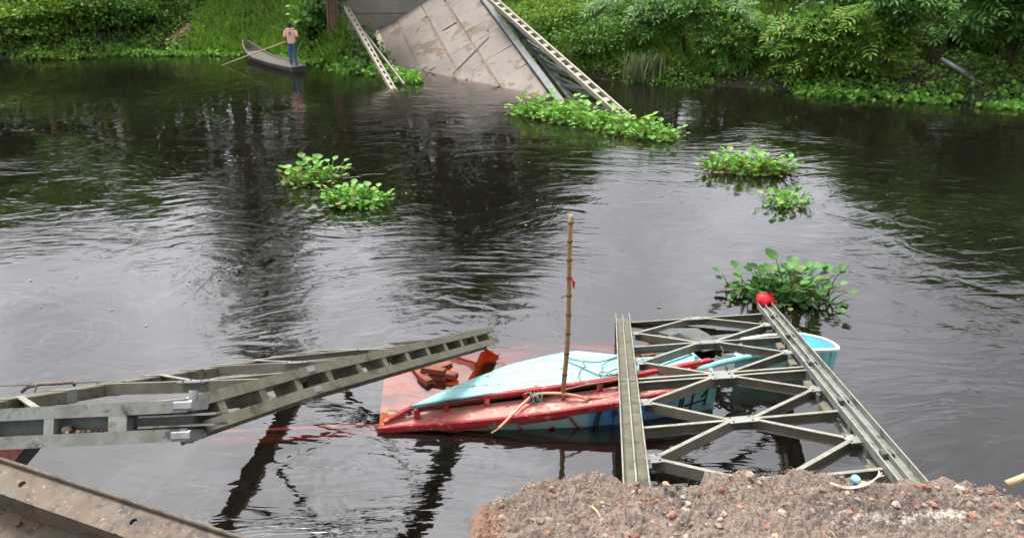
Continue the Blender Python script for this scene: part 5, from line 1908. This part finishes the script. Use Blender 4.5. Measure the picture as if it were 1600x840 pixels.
# trees that hang over the right shore
for (px, D, h, r_, lb) in ((1475, 31.5, 6.4, 2.3, 'big tree with long drooping leaf sprays over the slanting pipe'),
                           (1590, 30.5, 8.6, 2.6, 'dark tree with drooping sprays at the right edge'),
                           (1400, 34.5, 5.4, 2.0, 'dark tree behind the bright narrow bush'),
                           (1740, 31.5, 9.5, 2.8, 'tall tree just past the right edge of the bank'),
                           (1230, 40, 4.4, 1.3, 'small tree in front of the low roadside wall')):
    tree(lb, Xat(px, D, 2), D, h, r_, int(1300 * r_), G_DARK, trunk=.14, crown_from=.12, ncl=int(14 * r_), name='overhanging_tree', size=(.16, .3))
shrub('glossy leaf sprays hanging from the big tree over the slanting pipe', 1455, 1.9, 2.4, 1.9, 1.25, 2.45, 0, (.1, .2), G_BLUE, sprays=290, spray_size=.95, smat=G_BLUE, name='hanging_branches', cat='branches')
shrub('glossy leaf sprays hanging at the right edge above the upright stick', 1575, 1.9, 1.9, 1.7, 1.4, 2.3, 0, (.1, .2), G_BLUE, sprays=220, spray_size=.9, smat=G_BLUE, name='hanging_branches', cat='branches')
shrub('dark leafy bush in the shade behind the slanting pipe', 1500, 3.6, 3.2, 1.0, 1.2, .8, 4200, (.12, .22), G_DARK, ncl=24)

# vine-wrapped trunk by the abutment
x, y = Xat(526, 36, 1.2), 35.6
VT = thing('vine_covered_trunk', 'dark root tangled tree trunk left of the fallen rail', 'tree', (x, y, .6), 'trees behind the far bank')
mb = MB(); mb.tube([(x, y, .1), (x + .05, y, 1.2), (x - .05, y, 2.4), (x + .1, y, 4.5), (x, y, 7)], [.4, .3, .27, .24, .15], 10); mb.build('trunk', BARK, VT, True)
for k in range(9):
    a = random.uniform(-.5, .5)
    mb = MB(); mb.tube([(x + a, y - .35, .3), (x + a * .9 + random.uniform(-.1, .1), y - .36, 1.2), (x + a * .6, y - .32, 2.6)], [.03, .025, .02], 5)
    mb.build('aerial_root', pmat('root_brown', (.2, .12, .07), (.13, .08, .05), 6, .9), VT, True)
foliage((x, y, 5.2), (2.2, 2.0, 2.4), 3600, (.2, .36), LEAF, G_DARK, VT, 30, name='crown')


# banana plants
def banana(label, px, D, h, nl, seed, lit):
    rr = random.Random(seed)
    x = Xat(px, D, 2); g = float(bank_z(x, D))
    T = thing('banana_plant', label, 'banana plant', (x, D, g), 'banana plants on the left bank')
    mb = MB(); mb.tube([(x, D, g - .2), (x + .04, D, g + h * .25), (x, D, g + h * .5), (x - .03, D, g + h * .62)], [.17, .14, .12, .08], 10); mb.build('stem', BANSTEM, T, True)
    for k in range(nl):
        a = 2 * math.pi * k / nl + rr.uniform(-.4, .4)
        ln = h * rr.uniform(.40, .55); w = ln * .15
        hor = Vector((math.cos(a), math.sin(a), 0)); sd_ = Vector((-math.sin(a), math.cos(a), 0))
        vs = []
        m = 9
        for i in range(m):
            q = i / (m - 1)
            c = Vector((x, D, g + h * .6)) + hor * (ln * .72 * q ** 1.2) + Vector((0, 0, ln * (1.05 * q - 1.0 * q * q) + .05))
            ww = w * (math.sin(math.pi * min(1, .06 + q * .93)) ** .6)
            for s in (-1, 0, 1):
                vs.append(c + sd_ * (ww * s) + Vector((0, 0, -.12 * ww * abs(s) * 2)))
        mb = MB(); mb.add(vs, [(i * 3 + j, i * 3 + j + 1, (i + 1) * 3 + j + 1, (i + 1) * 3 + j) for i in range(m - 1) for j in range(2)])
        mb.build('leaf', lit, T, True, recalc=False)


G_BAN = leafmat('leaf_banana', (.06, .17, .03), (.09, .23, .04), (.13, .30, .06), .35)
banana('banana plant nearest the left edge with brown dead stem leaves', 40, 39.0, 5.2, 8, 1, G_BAN)
banana('tall banana plant with orange brown stem above the left bushes', 128, 39.0, 6.2, 9, 2, G_BAN)
banana('banana plant with a leaf drooping into view at upper left', 160, 40.0, 5.6, 8, 3, G_BAN)
# a low leaf drooping into the frame
mb = MB(); vs = []
for i in range(8):
    q = i / 7
    c = atD(140 + 38 * q, -6 + 18 * q * q, 38.6)
    ww = .26 * math.sin(math.pi * min(1, .1 + q * .88))
    vs += [c + Vector((.1 * ww, 0, ww)), c, c - Vector((.1 * ww, 0, ww))]
mb.add(vs, [(i * 3 + j, i * 3 + j + 1, (i + 1) * 3 + j + 1, (i + 1) * 3 + j) for i in range(7) for j in range(2)])
tag(mb.build('banana_leaf', G_BAN, None, True, recalc=False), 'single drooping banana leaf at the top left above the bushes', 'leaf')

# pipe and stick at the right shore
mb = MB(); mb.tube([atD(1470, 92, 27.3), atD(1500, 110, 26.9), atD(1537, 134, 26.3)], .075, 10)
tag(mb.build('slanting_pipe', pmat('grey_pipe', (.22, .24, .28), (.17, .18, .21), 4, .5), None, True), 'slanting grey pipe running down to the right shore', 'pipe')
p0 = at(1553, 140, 0.0)
mb = MB(); mb.tube([p0, p0 + Vector((-.06, 0, .8)), p0 + Vector((-.12, .05, 1.55))], [.045, .04, .032], 8)
tag(mb.build('upright_stick', POLEW, None, True), 'thin upright stick standing in the right shore plants', 'stick')

# bits of leaf and straw drifting on the surface
n = 90
fx = RNG.uniform(-9, 9, n); fy = RNG.uniform(8, 26, n)
P = np.stack([fx, fy, np.full(n, .006)], -1)
L = rdirs(n); L[:, 2] = 0
o = scatter('floating_litter', SMALL, P, L, np.tile([0, 0, 1.0], (n, 1)), RNG.uniform(.03, .09, n), G_DRY)
o['kind'] = 'stuff'
tag(o, 'tiny bits of leaf drifting on the river surface', 'litter')

# ================================================================== SMALL LITTER ON THE RUBBLE
c = at(1336, 749, EZ + .012)
cp = thing('bottle_cap', 'light blue plastic cap lying on the rubble edge', 'cap', c)
mb = MB(); q = Vector((.1, -.45, 1)).normalized()
mb.tube([c, c + q * .004, c + q * .010, c + q * .012], [.0155, .016, .0150, .011], 20); mb.build('cap_shell', pmat('blue_plastic', (.16, .36, .55), (.2, .42, .6), 10, .35), cp)
mb = MB(); mb.tube([c + q * .0118, c + q * .0135], .0095, 18); mb.build('cap_top', pmat('pale_blue_plastic', (.32, .55, .72), (.28, .5, .68), 10, .35), cp)
sp_ = thing('pink_strap', 'faded pink plastic strap with frayed end on the rubble', 'strap', at(1340, 762, EZ))
def grd(px, py, h=.006):
    p = at(px, py, EZ); return Vector((p.x, p.y, float(emb_top(p.x, p.y)) + h))
PINK = pmat('pink_plastic', (.62, .38, .36), (.5, .3, .28), 20, .5)
for k, dy in enumerate((-1.5, .5, 2.5)):
    ptsb = spline([grd(1296, 760 + dy * .4, .012), grd(1325, 763 + dy * .6, .012), grd(1352, 764 + dy * .5, .014), grd(1368, 755 + dy * .3, .018), grd(1372 + k * 4, 745 + dy * 1.2, .024)])
    mb = MB()
    for i in range(len(ptsb) - 1):
        mb.bar(ptsb[i], ptsb[i + 1], .0045, .0018)
    mb.build('strand', PINK, sp_)
mb = MB(); cc = grd(1345, 758, .012)
mb.slab([cc + Vector((-.02, 0, 0)), cc + Vector((0, .011, .003)), cc + Vector((.022, .004, .002)), cc + Vector((.015, -.008, 0)), cc + Vector((-.008, -.009, 0))], .002)
tag(mb.build('dry_leaf', pmat('dry_leaf_tan', (.5, .34, .18), (.42, .28, .15), 40, .7)), 'small tan dry leaf beside the pink strap', 'leaf')
mb = MB(); mb.tube([grd(1572, 757, .01), grd(1600, 755, .02), grd(1660, 752, .03)], .011, 8)
tag(mb.build('wooden_stick', POLEW, None, True), 'tan wooden stick at the right edge behind the rubble', 'stick')
for (a, b_, lb, ln, r_) in (((924, 790), (938, 808), 'pale splinter of wood on the rubble left of centre', 0, .004), ((896, 812), (920, 826), 'dark twig lying on the rubble at lower left', 0, .002),
                           ((1228, 812), (1222, 836), 'brown twig lying on the rubble at the bottom centre', 0, .0018), ((1295, 826), (1304, 842), 'straw coloured twig at the bottom edge of the rubble', 0, .0018)):
    mb = MB(); p0, p1 = grd(*a, .008), grd(*b_, .008)
    mb.tube([p0, p0.lerp(p1, .5) + Vector((.002, .002, .003)), p1], [r_, r_, r_ * .6], 6)
    tag(mb.build('twig', POLEW if 'pale' in lb or 'straw' in lb else BARK), lb, 'twig')
